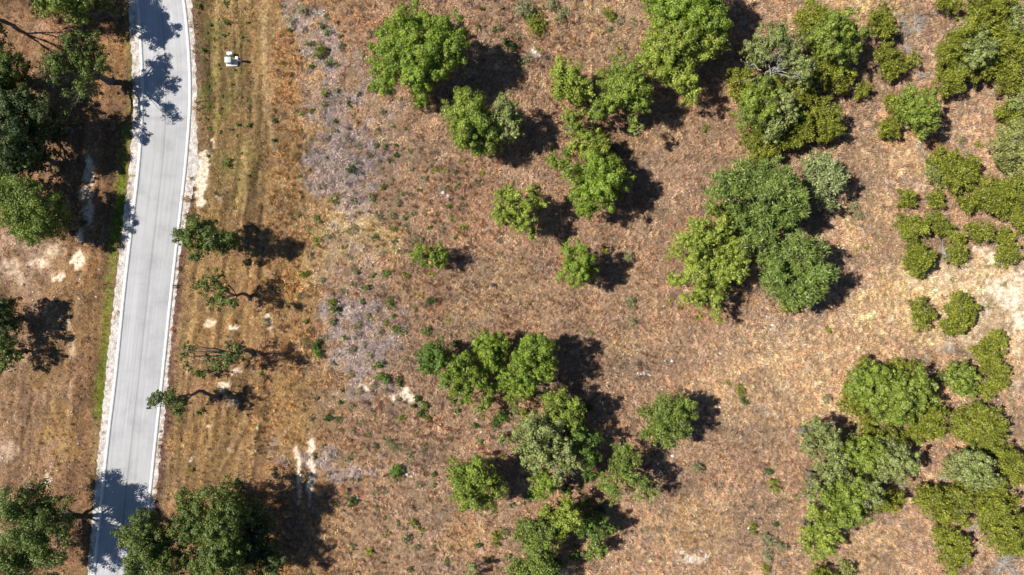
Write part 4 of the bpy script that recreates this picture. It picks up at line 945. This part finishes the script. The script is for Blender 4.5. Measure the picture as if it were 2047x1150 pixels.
STRETCH = {'feather': 1.5, 'featherg': 1.4, 'oakf': 1.1, 'juniper': .7, 'juniperg': .8}
def unit(v): return v / (np.linalg.norm(v, axis=-1, keepdims=True) + 1e-9)
def leaves(P, Nn, L, W, colr, up=0.0, spray=False):
    """one rhombic leaf cluster per point, lying roughly across Nn (or pointing along it when spray)"""
    n = len(P)
    rnd = unit(rng.normal(size=(n, 3)))
    if spray:
        ax = unit(Nn * .45 + rnd * .8 + [0, 0, up])
        sd = unit(np.cross(ax, Nn + unit(rng.normal(size=(n, 3))) * .55))
    else:
        nn = unit(Nn * 1.0 + rnd * .52)
        ax = unit(np.cross(nn, unit(rng.normal(size=(n, 3)))))
        sd = np.cross(nn, ax)
    l = (L * rng.uniform(.65, 1.3, n))[:, None]; w = (W * rng.uniform(.7, 1.3, n))[:, None]
    if spray:
        V = np.stack([P + sd * w * .95, P + ax * l, P - sd * w * .95], 1)
    else:
        V = np.stack([P - ax * l * .5 + sd * w * .75, P + ax * l * .55, P - ax * l * .35 - sd * w * .95], 1)
    Q = np.arange(3 * n).reshape(n, 3)
    C = np.repeat(colr[:, None, :], 3, 1)
    return V.reshape(-1, 3), Q, C.reshape(-1, 3)

def crown_points(c, R, flat, dens, kind, low=-.35):
    """points on the lumpy shell of one lobe: positions, normals, patch value"""
    jun = kind.startswith('juniper')
    ns = max(5, int(R * R * 5.5 + 5)) if not kind.startswith('feather') else max(5, int(R * R * 4 + 4))
    ns = min(int(ns * 1.05), 40)
    dirs = unit(rng.normal(size=(ns, 3)) * [1, 1, .8]); dirs[:, 2] = np.where(dirs[:, 2] < low, -dirs[:, 2], dirs[:, 2])
    sr = R * rng.uniform(.17, .44, ns)
    rad = R * rng.uniform(.40, .98, ns)
    far = rng.random(ns) < .38            # small outlying clumps that fray the outline
    rad[far] = R * rng.uniform(.95, 1.30, far.sum()); sr[far] *= .6
    sc_ = c + dirs * rad[:, None] * [1, 1, flat]
    thin = rng.uniform(.35, 1.3, ns)
    PP = []; NN = []; VV = []
    for i in range(ns):
        n = int(dens * 9.2 * sr[i] ** 2 * thin[i]) + 6
        dd = unit(rng.normal(size=(n, 3)) + dirs[i] * .7 + [0, 0, .35])
        rr = sr[i] * rng.uniform(.40, 1.28, n) ** .8
        el = unit(dirs[i] * [1, 1, .4] + rng.normal(0, .35, 3)); ek = STRETCH.get(kind, .7) * rng.uniform(.3, 1.6)
        off = dd * rr[:, None]; off = off + (off @ el)[:, None] * el * ek
        PP.append(sc_[i] + off * [1, 1, .9]); NN.append(dd); VV.append(np.full(n, rng.random()))
    n = int(dens * R * R * 1.1) + 4        # sparse inner leaves, coloured darker like the crown's shaded inside
    dd = unit(rng.normal(size=(n, 3))); PP.append(c + dd * (R * rng.uniform(.1, .65, n))[:, None] * [1, 1, flat]); NN.append(dd); VV.append(np.full(n, .1))
    # stray sprigs that break the outline
    n = int(dens * R * R * .9) + 3
    dd = unit(rng.normal(size=(n, 3)) * [1, 1, .7]); dd[:, 2] = np.abs(dd[:, 2]) - .2
    PP.append(c + dd * (R * rng.uniform(.80, 1.25, n))[:, None] * [1, 1, flat]); NN.append(dd); VV.append(rng.random(n))
    return np.concatenate(PP), np.concatenate(NN), np.concatenate(VV), sc_, sr

def wig(a, b, n, amp):
    t = np.linspace(0, 1, n)[:, None]
    P = a * (1 - t) + b * t
    off = np.cumsum(rng.normal(0, amp, (n, 3)), 0); off -= off[:1]; off -= t * off[-1:]
    return P + off

NL = [0]
def make_tree(kind, hz, label, lobes, o):
    k = 'juniper' if kind.startswith('juniper') else ('oak' if kind.startswith('oak') else 'feather')
    c1, c2, L, W, dens = KIND[kind]; c1 = np.array(c1); c2 = np.array(c2)
    dens = dens * o.get('dens', 1.0) * DENS
    C = []; R = []; DL = []
    for (a, b_, r) in lobes:
        z = hz * (rng.uniform(.74, 1.12) if k != 'juniper' else rng.uniform(.62, 1.05)) * (1 - .10 * (r < 13))
        if k == 'juniper': z = z * (.55 + .25 * min(r / 20, 1.1))
        p_ = at(a, b_, z); C.append(p_); R.append(r / F * (H - z) * (1.09 if k != 'juniper' else 1.16))
    sparse = ('dens' in o and o['dens'] < .95) or o.get('limbs') or o.get('arch') or o.get('lean')
    if k != 'juniper' and not sparse:          # lower storey of the crown
        for c_, r_ in list(zip(C, R)):
            if r_ > .9:
                C.append(np.array([c_[0], c_[1], c_[2] * .60])); R.append(r_ * .80); DL.append(.5)
                if c_[0] < -48 and hz > 5:
                    C.append(np.array([c_[0] + .4, c_[1], c_[2] * .34])); R.append(r_ * .55); DL.append(.5)
    DL = [1.0] * (len(C) - len(DL)) + DL
    C = np.array(C); R = np.array(R)
    w_ = R ** 2; cen = (C * w_[:, None]).sum(0) / w_.sum()
    if 'base' in o:
        base = at(*o['base'], 0)
    else:
        # trunk stands under the crown
        base = np.array([cen[0], cen[1], 0])
    base[2] = float(gz(base[0], base[1])) - .08
    name = {'oak': 'oak_tree', 'juniper': 'juniper_tree', 'feather': 'feathery_tree'}[k]
    root = tag(empty(name, base), label, 'tree')
    # trunk
    tk = Geo(); zt = cen[2]
    r0 = .10 + .035 * zt * min(1.4, .6 + .1 * R.sum()) if k != 'juniper' else .10
    r0 = min(r0, .42)
    if 'base' in o: r0 *= .62
    lean = o.get('lean', 0)
    fork = base + (np.array([cen[0], cen[1], zt]) - base) * np.array([.45, .45, .42])
    if lean: fork = base + (np.array([cen[0], cen[1], zt]) - base) * np.array([.62, .62, .72]) + [0, .5, 0]
    if k == 'juniper': fork = base + [0, 0, zt * .45]
    NTK = 9 if 'base' in o else 5
    tp = wig(base, fork, NTK, (.05 + .02 * zt) * (5 / NTK)); tp[-1] = fork
    if 'base' in o:
        tt = np.linspace(0, 1, NTK); tp = tp + np.stack([0 * tt, np.sin(tt * math.pi) * o.get('bow', .5), 0 * tt], 1)
    tk.tube(tp, np.linspace(r0 * 1.25, r0 * .72, NTK), 8)
    lo = tp[0].copy()
    if k != 'juniper':
        for a_ in range(5):       # root flare
            an = a_ * 1.26 + random.random()
            tk.tube(np.array([lo + [0, 0, .35], lo + [math.cos(an) * r0 * 1.3, math.sin(an) * r0 * 1.3, .12], lo + [math.cos(an) * r0 * 2.6, math.sin(an) * r0 * 2.6, -.02]]), [r0 * .55, r0 * .4, r0 * .12], 5)
    tk.build('trunk', M_bark, root, base)
    # limbs
    if k != 'juniper':
        order = np.argsort(-R)
        for j in order[: (14 if o.get('limbs') else 9)]:
            g_ = Geo(); tgt = C[j] + [0, 0, -R[j] * .15]
            st = tp[-1] if rng.random() < .6 else tp[-2]
            mid = st + (tgt - st) * [.5, .5, .62] + rng.normal(0, .25, 3)
            pts = np.concatenate([wig(st, mid, 4, .13)[:-1], wig(mid, tgt, 5, .16)])
            rr = np.linspace(r0 * .42, .02, len(pts)); g_.tube(pts, rr, 6)
            for q in range(4 + int(R[j] * 3)):
                i0 = rng.integers(2, len(pts)); dd = unit(rng.normal(size=3) + [0, 0, .4])
                e = C[j] + dd * R[j] * rng.uniform(.5, .95) * [1, 1, .7]
                tw = wig(pts[i0], e, 5, .10); g_.tube(tw, np.linspace(min(rr[i0] * .6, .05), .010, 5), 4)
            g_.build('branch', M_bark, root, base)
    for (ax_, ay_) in o.get('arch', []):
        g_ = Geo(); tgt = at(ax_, ay_, hz); mid = (fork + tgt) / 2 + [0, .3, .6]
        g_.tube(np.concatenate([wig(fork, mid, 4, .1)[:-1], wig(mid, tgt, 4, .12)]), np.linspace(.13, .03, 7), 6)
        g_.build('branch', M_bark, root, base)
    # bleached dead wood poking out of the crown
    nd = o.get('dead', 0)
    if nd:
        for q in range(nd):
            g_ = Geo()
            if o.get('deadspread'):
                a_ = at(1541, 140, hz - .6); an = rng.uniform(-.5, 3.7); rr_ = rng.uniform(1.0, 4.3)
                st = a_ + rng.normal(0, .7, 3) * [1, 1, .2]; e = a_ + [math.cos(an) * rr_ * .95, math.sin(an) * rr_, rng.uniform(1.2, 2.2)]
                r1 = .062
            else:
                j = rng.integers(len(C)); dd = unit(rng.normal(size=3) + [0, 0, .9])
                st = C[j]; e = C[j] + dd * R[j] * rng.uniform(.95, 1.22) * [1, 1, .95]; r1 = .045
            tw = wig(st, e, 7, .26 if o.get('deadspread') else .09); g_.tube(tw, np.linspace(r1, .02, 7), 5)
            for s_ in range(4):
                i0 = rng.integers(3, 7); e2 = tw[i0] + unit(rng.normal(size=3) + [0, 0, .3]) * rng.uniform(.3, .9)
                g_.tube(wig(tw[i0], e2, 4, .06), np.linspace(r1 * .45, .012, 4), 4)
            g_.build('dead_branch', M_dead, root, base)
    # crown
    Vs = []; Cs = []; n_ = 0
    flat = .98 if k != 'juniper' else 1.05
    spray = (kind.startswith('juniper') or kind.startswith('feather') or kind == 'oakf')
    for c, r, dl in zip(C, R, DL):
        tone = rng.uniform(.86, 1.14)
        P, Nn, val, sc_, sr = crown_points(c, r, flat, dens * dl, kind, low=-.35 if k != 'juniper' else -.6)
        if k == 'juniper':       # skirts reach down to the ground
            P[:, 2] = np.maximum(P[:, 2], base[2] + .05)
        t = np.clip(.18 + val * .45 + rng.normal(0, .30, len(P)), 0, 1)[:, None]
        co = (c1 * (1 - t) + c2 * t) * tone * rng.uniform(.55, 1.45, (len(P), 1))
        # pale specks: dead or lichened leaves, and sunlit ones painted brighter
        odd = rng.random(len(P)) < (.05 if kind not in ('oakg', 'juniperg', 'featherg') else .12)
        co[odd] = co[odd] * .4 + np.array([.34, .31, .20]) * .7
        if spray:
            V, Q_, Cc = leaves(P, Nn * [1, 1, .8], L, W, co, .25 if k == 'juniper' else -.05, True)
        else:
            V, Q_, Cc = leaves(P, Nn, L, W, co)
        Vs.append(V); Cs.append(Cc); n_ += len(P)
    V = np.concatenate(Vs); NL[0] += n_
    mesh_obj('crown', V, np.arange(len(V)).reshape(-1, 3), M_leaf, root, base, colors=np.concatenate(Cs))
    return root

for (k_, hz_, lab_, lobes_, o_) in TREES:
    make_tree(k_, hz_, lab_, lobes_, o_)
print('leaves', NL[0])

# ------------------------------------------------------------------ bushes
def make_shrub(x, y, r, kind, label=None, group=None, name='bush', low=1.0):
    c1, c2, L, W, dens = KIND[kind]; c1 = np.array(c1); c2 = np.array(c2)
    hz = r / S * .75 * low
    p0 = at(x, y, hz * .8); Rm = r / S
    base = np.array([p0[0], p0[1], float(gz(p0[0], p0[1])) - .03])
    root = tag(empty(name, base), label, 'bush', group)
    g_ = Geo()
    for q in range(5):
        an = rng.uniform(0, 6.28); e = base + [math.cos(an) * Rm * .5, math.sin(an) * Rm * .5, hz]
        g_.tube(wig(base, e, 4, .03), np.linspace(.035, .012, 4), 4)
    g_.build('stem', M_bark if kind != 'sg' else M_dead, root, base)
    Vs = []; Cs = []
    nl = max(2, int(r / 3.2))
    for j in range(nl):
        an = rng.uniform(0, 6.28); q = Rm * rng.uniform(.15, .70)
        rr = Rm * rng.uniform(.46, .68)
        c = base + [math.cos(an) * q, math.sin(an) * q, hz * rng.uniform(.6, 1.0)]
        P, Nn, val, _, _ = crown_points(c, rr, .8, dens * (1.0 if kind != 'sg' else .8), 's', -.2)
        P[:, 2] = np.maximum(P[:, 2], base[2] + .03)
        t = np.clip(val + rng.normal(0, .2, len(P)), 0, 1)[:, None]
        co = (c1 * (1 - t) + c2 * t) * rng.uniform(.8, 1.2, (len(P), 1))
        V, Q_, Cc = leaves(P, Nn, L, W, co, .2, kind in ('sy', 'sg')); Vs.append(V); Cs.append(Cc); NL[0] += len(P)
    V = np.concatenate(Vs)
    mesh_obj('foliage', V, np.arange(len(V)).reshape(-1, 3), M_leaf, root, base, colors=np.concatenate(Cs))
    return root
for (x, y, r, k_, lab_) in SHRUBS:
    make_shrub(x, y, r, k_, lab_)

def make_yucca(x, y, r, label):
    p0 = at(x, y, .2); base = np.array([p0[0], p0[1], float(gz(p0[0], p0[1]))]); Rm = r / S
    V = []; T = []; C = []
    for q in range(44):
        az = rng.uniform(0, 6.28); el = rng.uniform(.15, 1.35); L = Rm * rng.uniform(.8, 1.15)
        dd = np.array([math.cos(az) * math.cos(el), math.sin(az) * math.cos(el), math.sin(el)]); sd = np.array([-math.sin(az), math.cos(az), 0]) * .055
        b0 = base + dd * .05; mdl = base + dd * L * .55 + [0, 0, .05]
        k = len(V); V += [b0 + sd * .6, b0 - sd * .6, mdl - sd, mdl + sd, base + dd * L]
        T += [(k, k + 1, k + 2), (k, k + 2, k + 3), (k + 3, k + 2, k + 4)]
        s = rng.uniform(.7, 1.25); t = rng.random()
        cc_ = (np.array([.20, .24, .015]) * (1 - t) + np.array([.34, .33, .04]) * t) * s
        C += [cc_ * .6] * 2 + [cc_] * 3
    root = tag(empty('yucca', base), label, 'yucca')
    mesh_obj('rosette', np.array(V), np.array(T), M_leaf, root, base, colors=np.array(C))
    g_ = Geo(); g_.tube([base - [0, 0, .05], base + [0, 0, .08], base + [0, 0, .16]], [.10, .09, .04], 6); g_.build('crown_stub', M_bark, root, base)
for yv in YUCCAS: make_yucca(*yv)

# countless-looking low scrub in the lavender and straw zones: countable, one label for all
LOW = []
TONE = {'sg': 'low grey-green bush', 'sd': 'low dark green bush', 's': 'low fresh green bush', 'sy': 'low yellowish bush'}
def scatter_low(where, n, u0, u1, v0, v1, kinds, rr=(5, 10), cond=None):
    t = 0
    while t < n:
        u = rng.uniform(u0, u1); v = rng.uniform(v0, v1)
        x, y = (u - CX) / S, (CY - v) / S
        if any((u - a) ** 2 + (v - b_) ** 2 < (c * 1.0 + 12) ** 2 for a, b_, c in LOW): continue
        if any(math.hypot(x - bx, y - by) < r * .75 for bx, by, r in OAK_BASES): continue
        if cond and not cond(u, v): t += .02; continue
        r = rng.uniform(*rr) * 1.15; LOW.append((u, v, r)); t += 1
        kk = kinds[rng.integers(len(kinds))]
        make_shrub(u, v, r, kk, TONE[kk] + ' in ' + where, TONE[kk] + 'es in ' + where, 'low_bush', .7)
scatter_low('straw grass left of the small oak pair', 56, 585, 830, 360, 690, ['sg', 'sg', 'sg', 'sy', 's'])
scatter_low('the grey scrub left of the central clump', 36, 620, 860, 690, 920, ['sg', 'sg', 'sd'])
scatter_low('the lavender scrub left of the big round oak', 34, 640, 830, 20, 340, ['sg', 'sg', 'sd'], (4, 7))
scatter_low('the brownish grass at the lower left of the field', 22, 640, 900, 930, 1140, ['sg', 'sd'], (4, 8))
scatter_low('the reddish grass above the small oak pair', 22, 780, 960, 330, 480, ['sg', 's', 'sg'], (4, 8))
scatter_low('grass right of the big round oak shadow', 8, 930, 1060, 20, 150, ['sg', 's'], (4, 8))
scatter_low('the leafy ground under the central clump', 30, 890, 1230, 780, 1140, ['s', 'sd', 'sy', 's'], (4.5, 9))
scatter_low('the ochre grass strip beside the lavender scrub', 10, 560, 640, 60, 400, ['sg', 'sy'], (4, 7))
scatter_low('the pale slope at the right side', 10, 1850, 2047, 280, 1100, ['sg'], (4, 7), lambda u, v: False or (1560 < u and not any(math.hypot((u - a) , (v - b_)) < c + 10 for T_ in TREES for a, b_, c in T_[3])))
scatter_low('the open brown grass of the lower middle field', 10, 1130, 1500, 620, 1130, ['sg'], (3, 5), lambda u, v: not any(math.hypot((u - a) , (v - b_)) < c + 10 for T_ in TREES for a, b_, c in T_[3]))
# short weeds and dark tufts on the verge
for q in range(26):
    v = rng.uniform(10, 400); u = rng.uniform(float(f_(GR, v)) + 8, 500)
    make_shrub(u, v, rng.uniform(2.6, 4.5), 's' if rng.random() < .6 else 'sd', 'small green weed on the mown verge right of the road', 'weeds on the mown verge', 'weed', .6)

# ------------------------------------------------------------------ rocks
def rock(x, y, r, label, group=None, mat=None, hgt=.5, cat='rock'):
    Rm = r / S; n = 9
    p0 = at(x, y, 0); z0 = float(gz(p0[0], p0[1]))
    rings = [(-.2, .9), (.25, 1.0), (.7, .8), (1.0, .4)]
    V = []; ph = rng.uniform(0, 6.28); el = rng.uniform(.55, .9)
    jag = rng.uniform(.78, 1.15, n)
    for (h_, s_) in rings:
        for k in range(n):
            an = k / n * 6.283; a_ = Rm * s_ * jag[k] * rng.uniform(.92, 1.08)
            xx, yy = math.cos(an) * a_, math.sin(an) * a_ * el
            V.append((p0[0] + xx * math.cos(ph) - yy * math.sin(ph), p0[1] + xx * math.sin(ph) + yy * math.cos(ph), z0 + h_ * Rm * hgt * rng.uniform(.9, 1.1)))
    V.append((p0[0], p0[1], z0 + Rm * hgt * 1.05))
    Qs = [(i * n + k, i * n + (k + 1) % n, (i + 1) * n + (k + 1) % n, (i + 1) * n + k) for i in range(3) for k in range(n)]
    Ts = [(3 * n + k, 3 * n + (k + 1) % n, 4 * n) for k in range(n)]
    o = mesh_obj('rock', V, [np.array(Qs), np.array(Ts)], mat or M_rock, None, (p0[0], p0[1], z0))
    return tag(o, label, cat, group)
ROCKS = [(1288,745,5,'largest white rock of the group in the lower middle field'),(1275,746,3,'flat white rock left of the largest one in the field'),(1299,750,3,'white rock right of the largest one in the field'),
 (1330,722,3.5,'left of two pale rocks above the field rock group'),(1343,722,3.5,'right of two pale rocks above the field rock group'),(896,395,6,'pale slab rock in the scrub above the small oak pair'),(885,385,5,'grey rock beside the pale slab in the scrub'),
 (1296,768,3,'white rock near the shadow edge below the field group'),(1324,779,3,'small rock right of the shadow in the lower field'),(714,996,4,'white stone beside the flat dark bush'),(962,864,3.5,'upright white stone under the central clump'),
 (1545,650,4.5,'white flat rock at the foot of the right centre grove'),(1345,912,5,'pale rock at the tip of the many-stemmed oak shadow'),(1497,1056,4,'grey rock beside the spiky yellow-green bush'),(1440,815,3,'small pale rock in the lower field right of the isolated oak'),
 (840,864,3.5,'white stone in the scrub left of the central clump'),(1002,562,3,'pale stone beside the dark stump'),(1072,103,5,'left white rock near the top bushes'),(1080,112,3.5,'right white rock near the top bushes'),
 (1545,70,2.5,'pale stone above the dead-limbed oak'),(1190,842,3,'pale stone in the wide tree shadow'),(1205,808,3,'pale stone high in the wide tree shadow'),
 (1432,698,3,'pale rock on the stony slope of mid field'),(1440,707,3,'lower pale rock on the stony slope of mid field'),(1372,100,2.5,'pale pebble in the shade of the tall top edge oak')]
for (x, y, r, l) in ROCKS: rock(x, y, r, l)
for (cx_, cy_, n, sd_, where) in [(1380,1118,34,16,'in the white patch at the bottom of the open field'),(1366,1104,14,7,'at the upper left of the white bottom patch'),(1408,1112,14,6,'at the right end of the white bottom patch'),(816,950,16,6,'behind the bush at the lower left of the field'),(1290,750,8,10,'around the largest white rock of the field'),
 (1070,108,12,7,'beside the white rocks near the top bushes'),(458,800,6,12,'at the foot of the leaning roadside oak'),(1560,650,16,26,'at the foot of the right centre grove'),(1850,300,10,60,'on the slope around the rust brown brush'),(1980,110,6,60,'under the top right juniper mass'),(1450,690,12,24,'on the stony patch in mid field'),(1750,560,14,60,'on the slope right of the right centre grove'),(812,788,8,10,'on the white soil left of the central clump')]:
    for q in range(n):
        rock(rng.normal(cx_, sd_), rng.normal(cy_, sd_ * .6), rng.uniform(1.2, 2.6), 'small pale rubble stone ' + where, 'limestone rubble ' + where, hgt=.45)
g_ = Geo(); nfr = 0
while nfr < 800:
    q = rng.random()
    if q < .6: u, v = rng.uniform(1500, 2047), rng.uniform(0, 1150)
    elif q < .8: u, v = rng.uniform(600, 1500), rng.uniform(0, 1150)
    else: u, v = rng.uniform(0, 240), rng.uniform(430, 960)
    if abs(u - (f_(LO, v) + f_(RO, v)) / 2) < 90 or fbm(np.array([u / 70]), np.array([v / 70]), 3)[0] + rng.random() * .3 < .60: continue
    s_ = rng.uniform(.04, .12); x, y = (u - CX) / S, (CY - v) / S; z = float(gz(x, y)) + .03; ph = rng.uniform(0, 6.28)
    e1 = np.array([math.cos(ph), math.sin(ph), 0]) * s_ * rng.uniform(.8, 1.8); e2 = np.array([-math.sin(ph), math.cos(ph), 0]) * s_
    c0 = np.array([x, y, z]); ht = np.array([0, 0, s_ * rng.uniform(.5, 1.0)])
    g_.add([c0 + e1, c0 + e2, c0 - e1, c0 - e2, c0 + e1 * .5 + ht, c0 + e2 * .6 + ht, c0 - e1 * .6 + ht, c0 - e2 * .5 + ht],
           [(0, 1, 5, 4), (1, 2, 6, 5), (2, 3, 7, 6), (3, 0, 4, 7), (4, 5, 6, 7)]); nfr += 1
tag(g_.build('limestone_gravel', M_rock), 'tiny pale limestone fragments strewn through the dry grass', 'gravel', kind='stuff')
rock(1358, 940, 4.2, 'pale rock coloured blue for shade, lying in the many-stemmed oak shadow', mat=M_blue, hgt=.15, cat='scrap')
# dark stump
st = at(986, 570, 0); g_ = Geo(); stb = np.array([st[0], st[1], float(gz(st[0], st[1]))])
rt = tag(empty('tree_stump', stb), 'charred dark stump lying in the open grass left of the compact field oak', 'stump')
g_.tube([stb - [.1, 0, .05], stb + [.05, 0, .25], stb + [.12, -.05, .48]], [.32, .27, .2], 9); g_.build('stump', bark_mat('blackish', (.012, .010, .010), (.05, .04, .035)), rt, stb)
g_ = Geo(); g_.tube([stb + [0, 0, .1], stb + [.35, -.3, .12], stb + [.6, -.55, .05]], [.13, .1, .05], 6); g_.build('root', bpy.data.materials['blackish'], rt, stb)

# ------------------------------------------------------------------ fallen brush
def brush(x, y, L, n, label, mat, az0=0, az1=6.28, twigs=5, name='brush_pile', ry=1.0, hgt=.5):
    p0 = at(x, y, 0); base = np.array([p0[0], p0[1], float(gz(p0[0], p0[1]))])
    root = tag(empty(name, base), label, 'brush')
    Lm = L / S
    small = Geo()
    for q in range(n):
        an = rng.uniform(az0, az1); s0 = base + rng.normal(0, .12 * Lm, 3) * [1, ry, 0] + [0, 0, .08]
        ln = Lm * rng.uniform(.6, 1.1); e = s0 + [math.cos(an) * ln, math.sin(an) * ln * ry, rng.uniform(.05, hgt)]
        g_ = Geo(); tw = wig(s0, e, 7, .05); g_.tube(tw, np.linspace(.055, .015, 7), 5); g_.build('branch', mat, root, base)
        for t in range(twigs):
            i0 = rng.integers(1, 7); a2 = an + rng.choice([-1, 1]) * rng.uniform(.3, 1.0)
            l2 = Lm * rng.uniform(.2, .5); e2 = tw[i0] + [math.cos(a2) * l2, math.sin(a2) * l2 * ry, rng.uniform(-.05, .3)]
            t2 = wig(tw[i0], e2, 5, .04); small.tube(t2, np.linspace(.028, .012, 5), 4)
            for u_ in range(2):
                i1 = rng.integers(1, 5); a3 = a2 + rng.uniform(-1, 1); e3 = t2[i1] + [math.cos(a3) * l2 * .5, math.sin(a3) * l2 * .5, rng.uniform(-.03, .15)]
                small.tube([t2[i1], (t2[i1] + e3) / 2 + rng.normal(0, .02, 3), e3], [.018, .015, .01], 4)
    small.build('twigs', mat, root, base)
    return root
brush(1897,686,18,7,'fan of bleached white twigs on the open slope below the fan-shaped juniper',M_dead,3.9,5.6,6,ry=1.2)
brush(1828,55,26,13,'bleached brush pile near the top right of the picture',M_dead,0,6.28,7)
brush(1812,40,20,6,'grey brush strewn left of the bleached pile at the top right',M_dead,2,5,6)
brush(1845,60,20,8,'rust brown dead brush on the right side of the bleached pile',M_dbrown,-1.8,1.0,7)
brush(1838,28,15,6,'rust brown dead brush above the bleached pile',M_dbrown,0,3.1,6)
brush(1813,95,13,8,'small pale brush heap above the little juniper',M_dead)
brush(1840,155,17,8,'pale brush heap below the little juniper on the right slope',M_dead)
brush(1858,168,14,7,'rusty brush heap touching the pale heap above the round-topped oak',M_dbrown)
brush(1850,180,14,6,'rusty twigs just above the round-topped oak',M_dbrown)
brush(1868,288,19,16,'dense rust brown dead brush heap below the round-topped oak',M_dbrown,0,6.28,9,hgt=.8)
brush(1845,298,18,6,'long pale fallen branches left of the rust brown heap',M_dead,2.2,4.9,4)
brush(1835,400,15,8,'dead reddish scrub beside the slim juniper',M_dbrown)
brush(1852,402,14,7,'bleached scrub left of the slim juniper',M_dead)
brush(1845,424,13,6,'reddish scrub above the left juniper column',M_dbrown)
brush(1886,500,17,9,'grey dead scrub between the juniper column and the round bush',M_dead)
brush(1895,485,12,7,'rusty scrub above the grey scrub in the juniper column',M_dbrown)
brush(1862,515,15,8,'dark reddish dead undergrowth in the juniper column shade',M_dbrown)
brush(1872,630,13,8,'dead twigs between the slender and fan-shaped junipers',M_dead)
brush(1885,592,6,5,'small dark red dead shrub above the fan-shaped juniper',M_dbrown)
brush(1905,712,9,6,'dark rotted brush at the foot of the white twig fan',M_dbrown)
brush(2005,1128,26,14,'white brush pile in the bottom right corner',M_dead,0,6.28,7)
brush(2018,1140,20,8,'bleached brush overlapping the corner pile at the bottom edge',M_dead,2,6,6)
brush(1935,822,12,6,'bleached twigs at the top of the corner thicket',M_dead)
brush(1945,1050,15,8,'pale dead brush in the gap between the corner junipers',M_dead)
brush(1878,958,11,7,'whitish dead scrub left of the silvery oak',M_dead)
brush(1953,1022,11,7,'bleached dead wood between the junipers below the silvery oak',M_dead)
brush(1660,1050,8,5,'pale dead twigs in the lower oak mass',M_dead)
brush(1530,1108,13,6,'grey dead twigs among the grey scrub',M_dead)
brush(1130,345,11,7,'bleached dead sprays left of the lower thicket oak',M_dead)
brush(1145,200,14,7,'bleached twigs under the light green oak in the central thicket',M_dead)
brush(983,793,8,5,'short white forked twigs below the central clump',M_dead,hgt=.9)
brush(1010,862,12,6,'bleached twigs left of the sprawling grey-green oak',M_dead)

# ------------------------------------------------------------------ utility boxes on the verge
def P0(px, py): return at(px, py, 0)
x0, y1 = P0(452.6, 118.2)[:2]; x1, y0 = P0(475.5, 133.2)[:2]
rt = tag(empty('transformer_box', ((x0 + x1) / 2, (y0 + y1) / 2, 0)), 'pale grey green utility transformer cabinet on a concrete pad beside the road', 'utility box')
o0 = ((x0 + x1) / 2, (y0 + y1) / 2, 0)
g_ = Geo(); g_.box(x0, x1, y0, y1, -.1, .16, .03); g_.build('pad', M_pad, rt, o0)
cx0, cx1, cy0, cy1 = x0 + .16, x0 + .92, y0 + .27, y1 - .05
g_ = Geo(); g_.box(cx0, cx1, cy0, cy1, .16, .86, .04); g_.build('cabinet', M_steel, rt, o0)
g_ = Geo(); g_.box(cx0 - .04, cx1 + .04, cy0 - .04, cy1 + .04, .863, .93, .03); g_.build('lid', M_steel, rt, o0)
g_ = Geo(); g_.box(cx1 + .003, cx1 + .03, cy0 + .06, cy1 - .06, .22, .82, .01); dr = g_.build('door', M_steel, rt, o0)
g_ = Geo(); g_.box(cx1 + .034, cx1 + .06, cy0 + .2, cy0 + .26, .5, .62, .01); g_.build('handle', M_metal, dr, o0)
x0, y1 = P0(478.5, 119.6)[:2]; x1, y0 = P0(484.0, 125.0)[:2]
o0 = ((x0 + x1) / 2, (y0 + y1) / 2, 0); rt = tag(empty('meter_pedestal', o0), 'slim white pedestal post standing at the right end of the transformer pad', 'utility post')
g_ = Geo(); g_.box(x0 + .05, x1 - .05, y0 + .05, y1 - .05, -.1, 1.25, .02); g_.build('post', M_steel_w, rt, o0)
g_ = Geo(); g_.box(x0, x1, y0, y1, 1.253, 1.38, .03); g_.build('cap', M_steel_w, rt, o0)
g_ = Geo(); g_.box(x1 - .047, x1 + .06, y0 + .1, y1 - .1, .7, 1.05, .02); g_.build('meter', M_metal, rt, o0)
x0, y1 = P0(456.8, 106.6)[:2]; x1, y0 = P0(468.3, 112.6)[:2]
o0 = ((x0 + x1) / 2, (y0 + y1) / 2, 0); rt = tag(empty('telecom_box', o0), 'small low pale telecom box just above the transformer cabinet on the verge', 'utility box')
g_ = Geo(); g_.box(x0 + .04, x1 - .04, y0 + .04, y1 - .04, -.1, .56, .02); g_.build('body', M_steel_w, rt, o0)
g_ = Geo(); g_.box(x0, x1, y0, y1, .563, .66, .05); g_.build('lid', M_steel_w, rt, o0)

print('leaves total', NL[0])
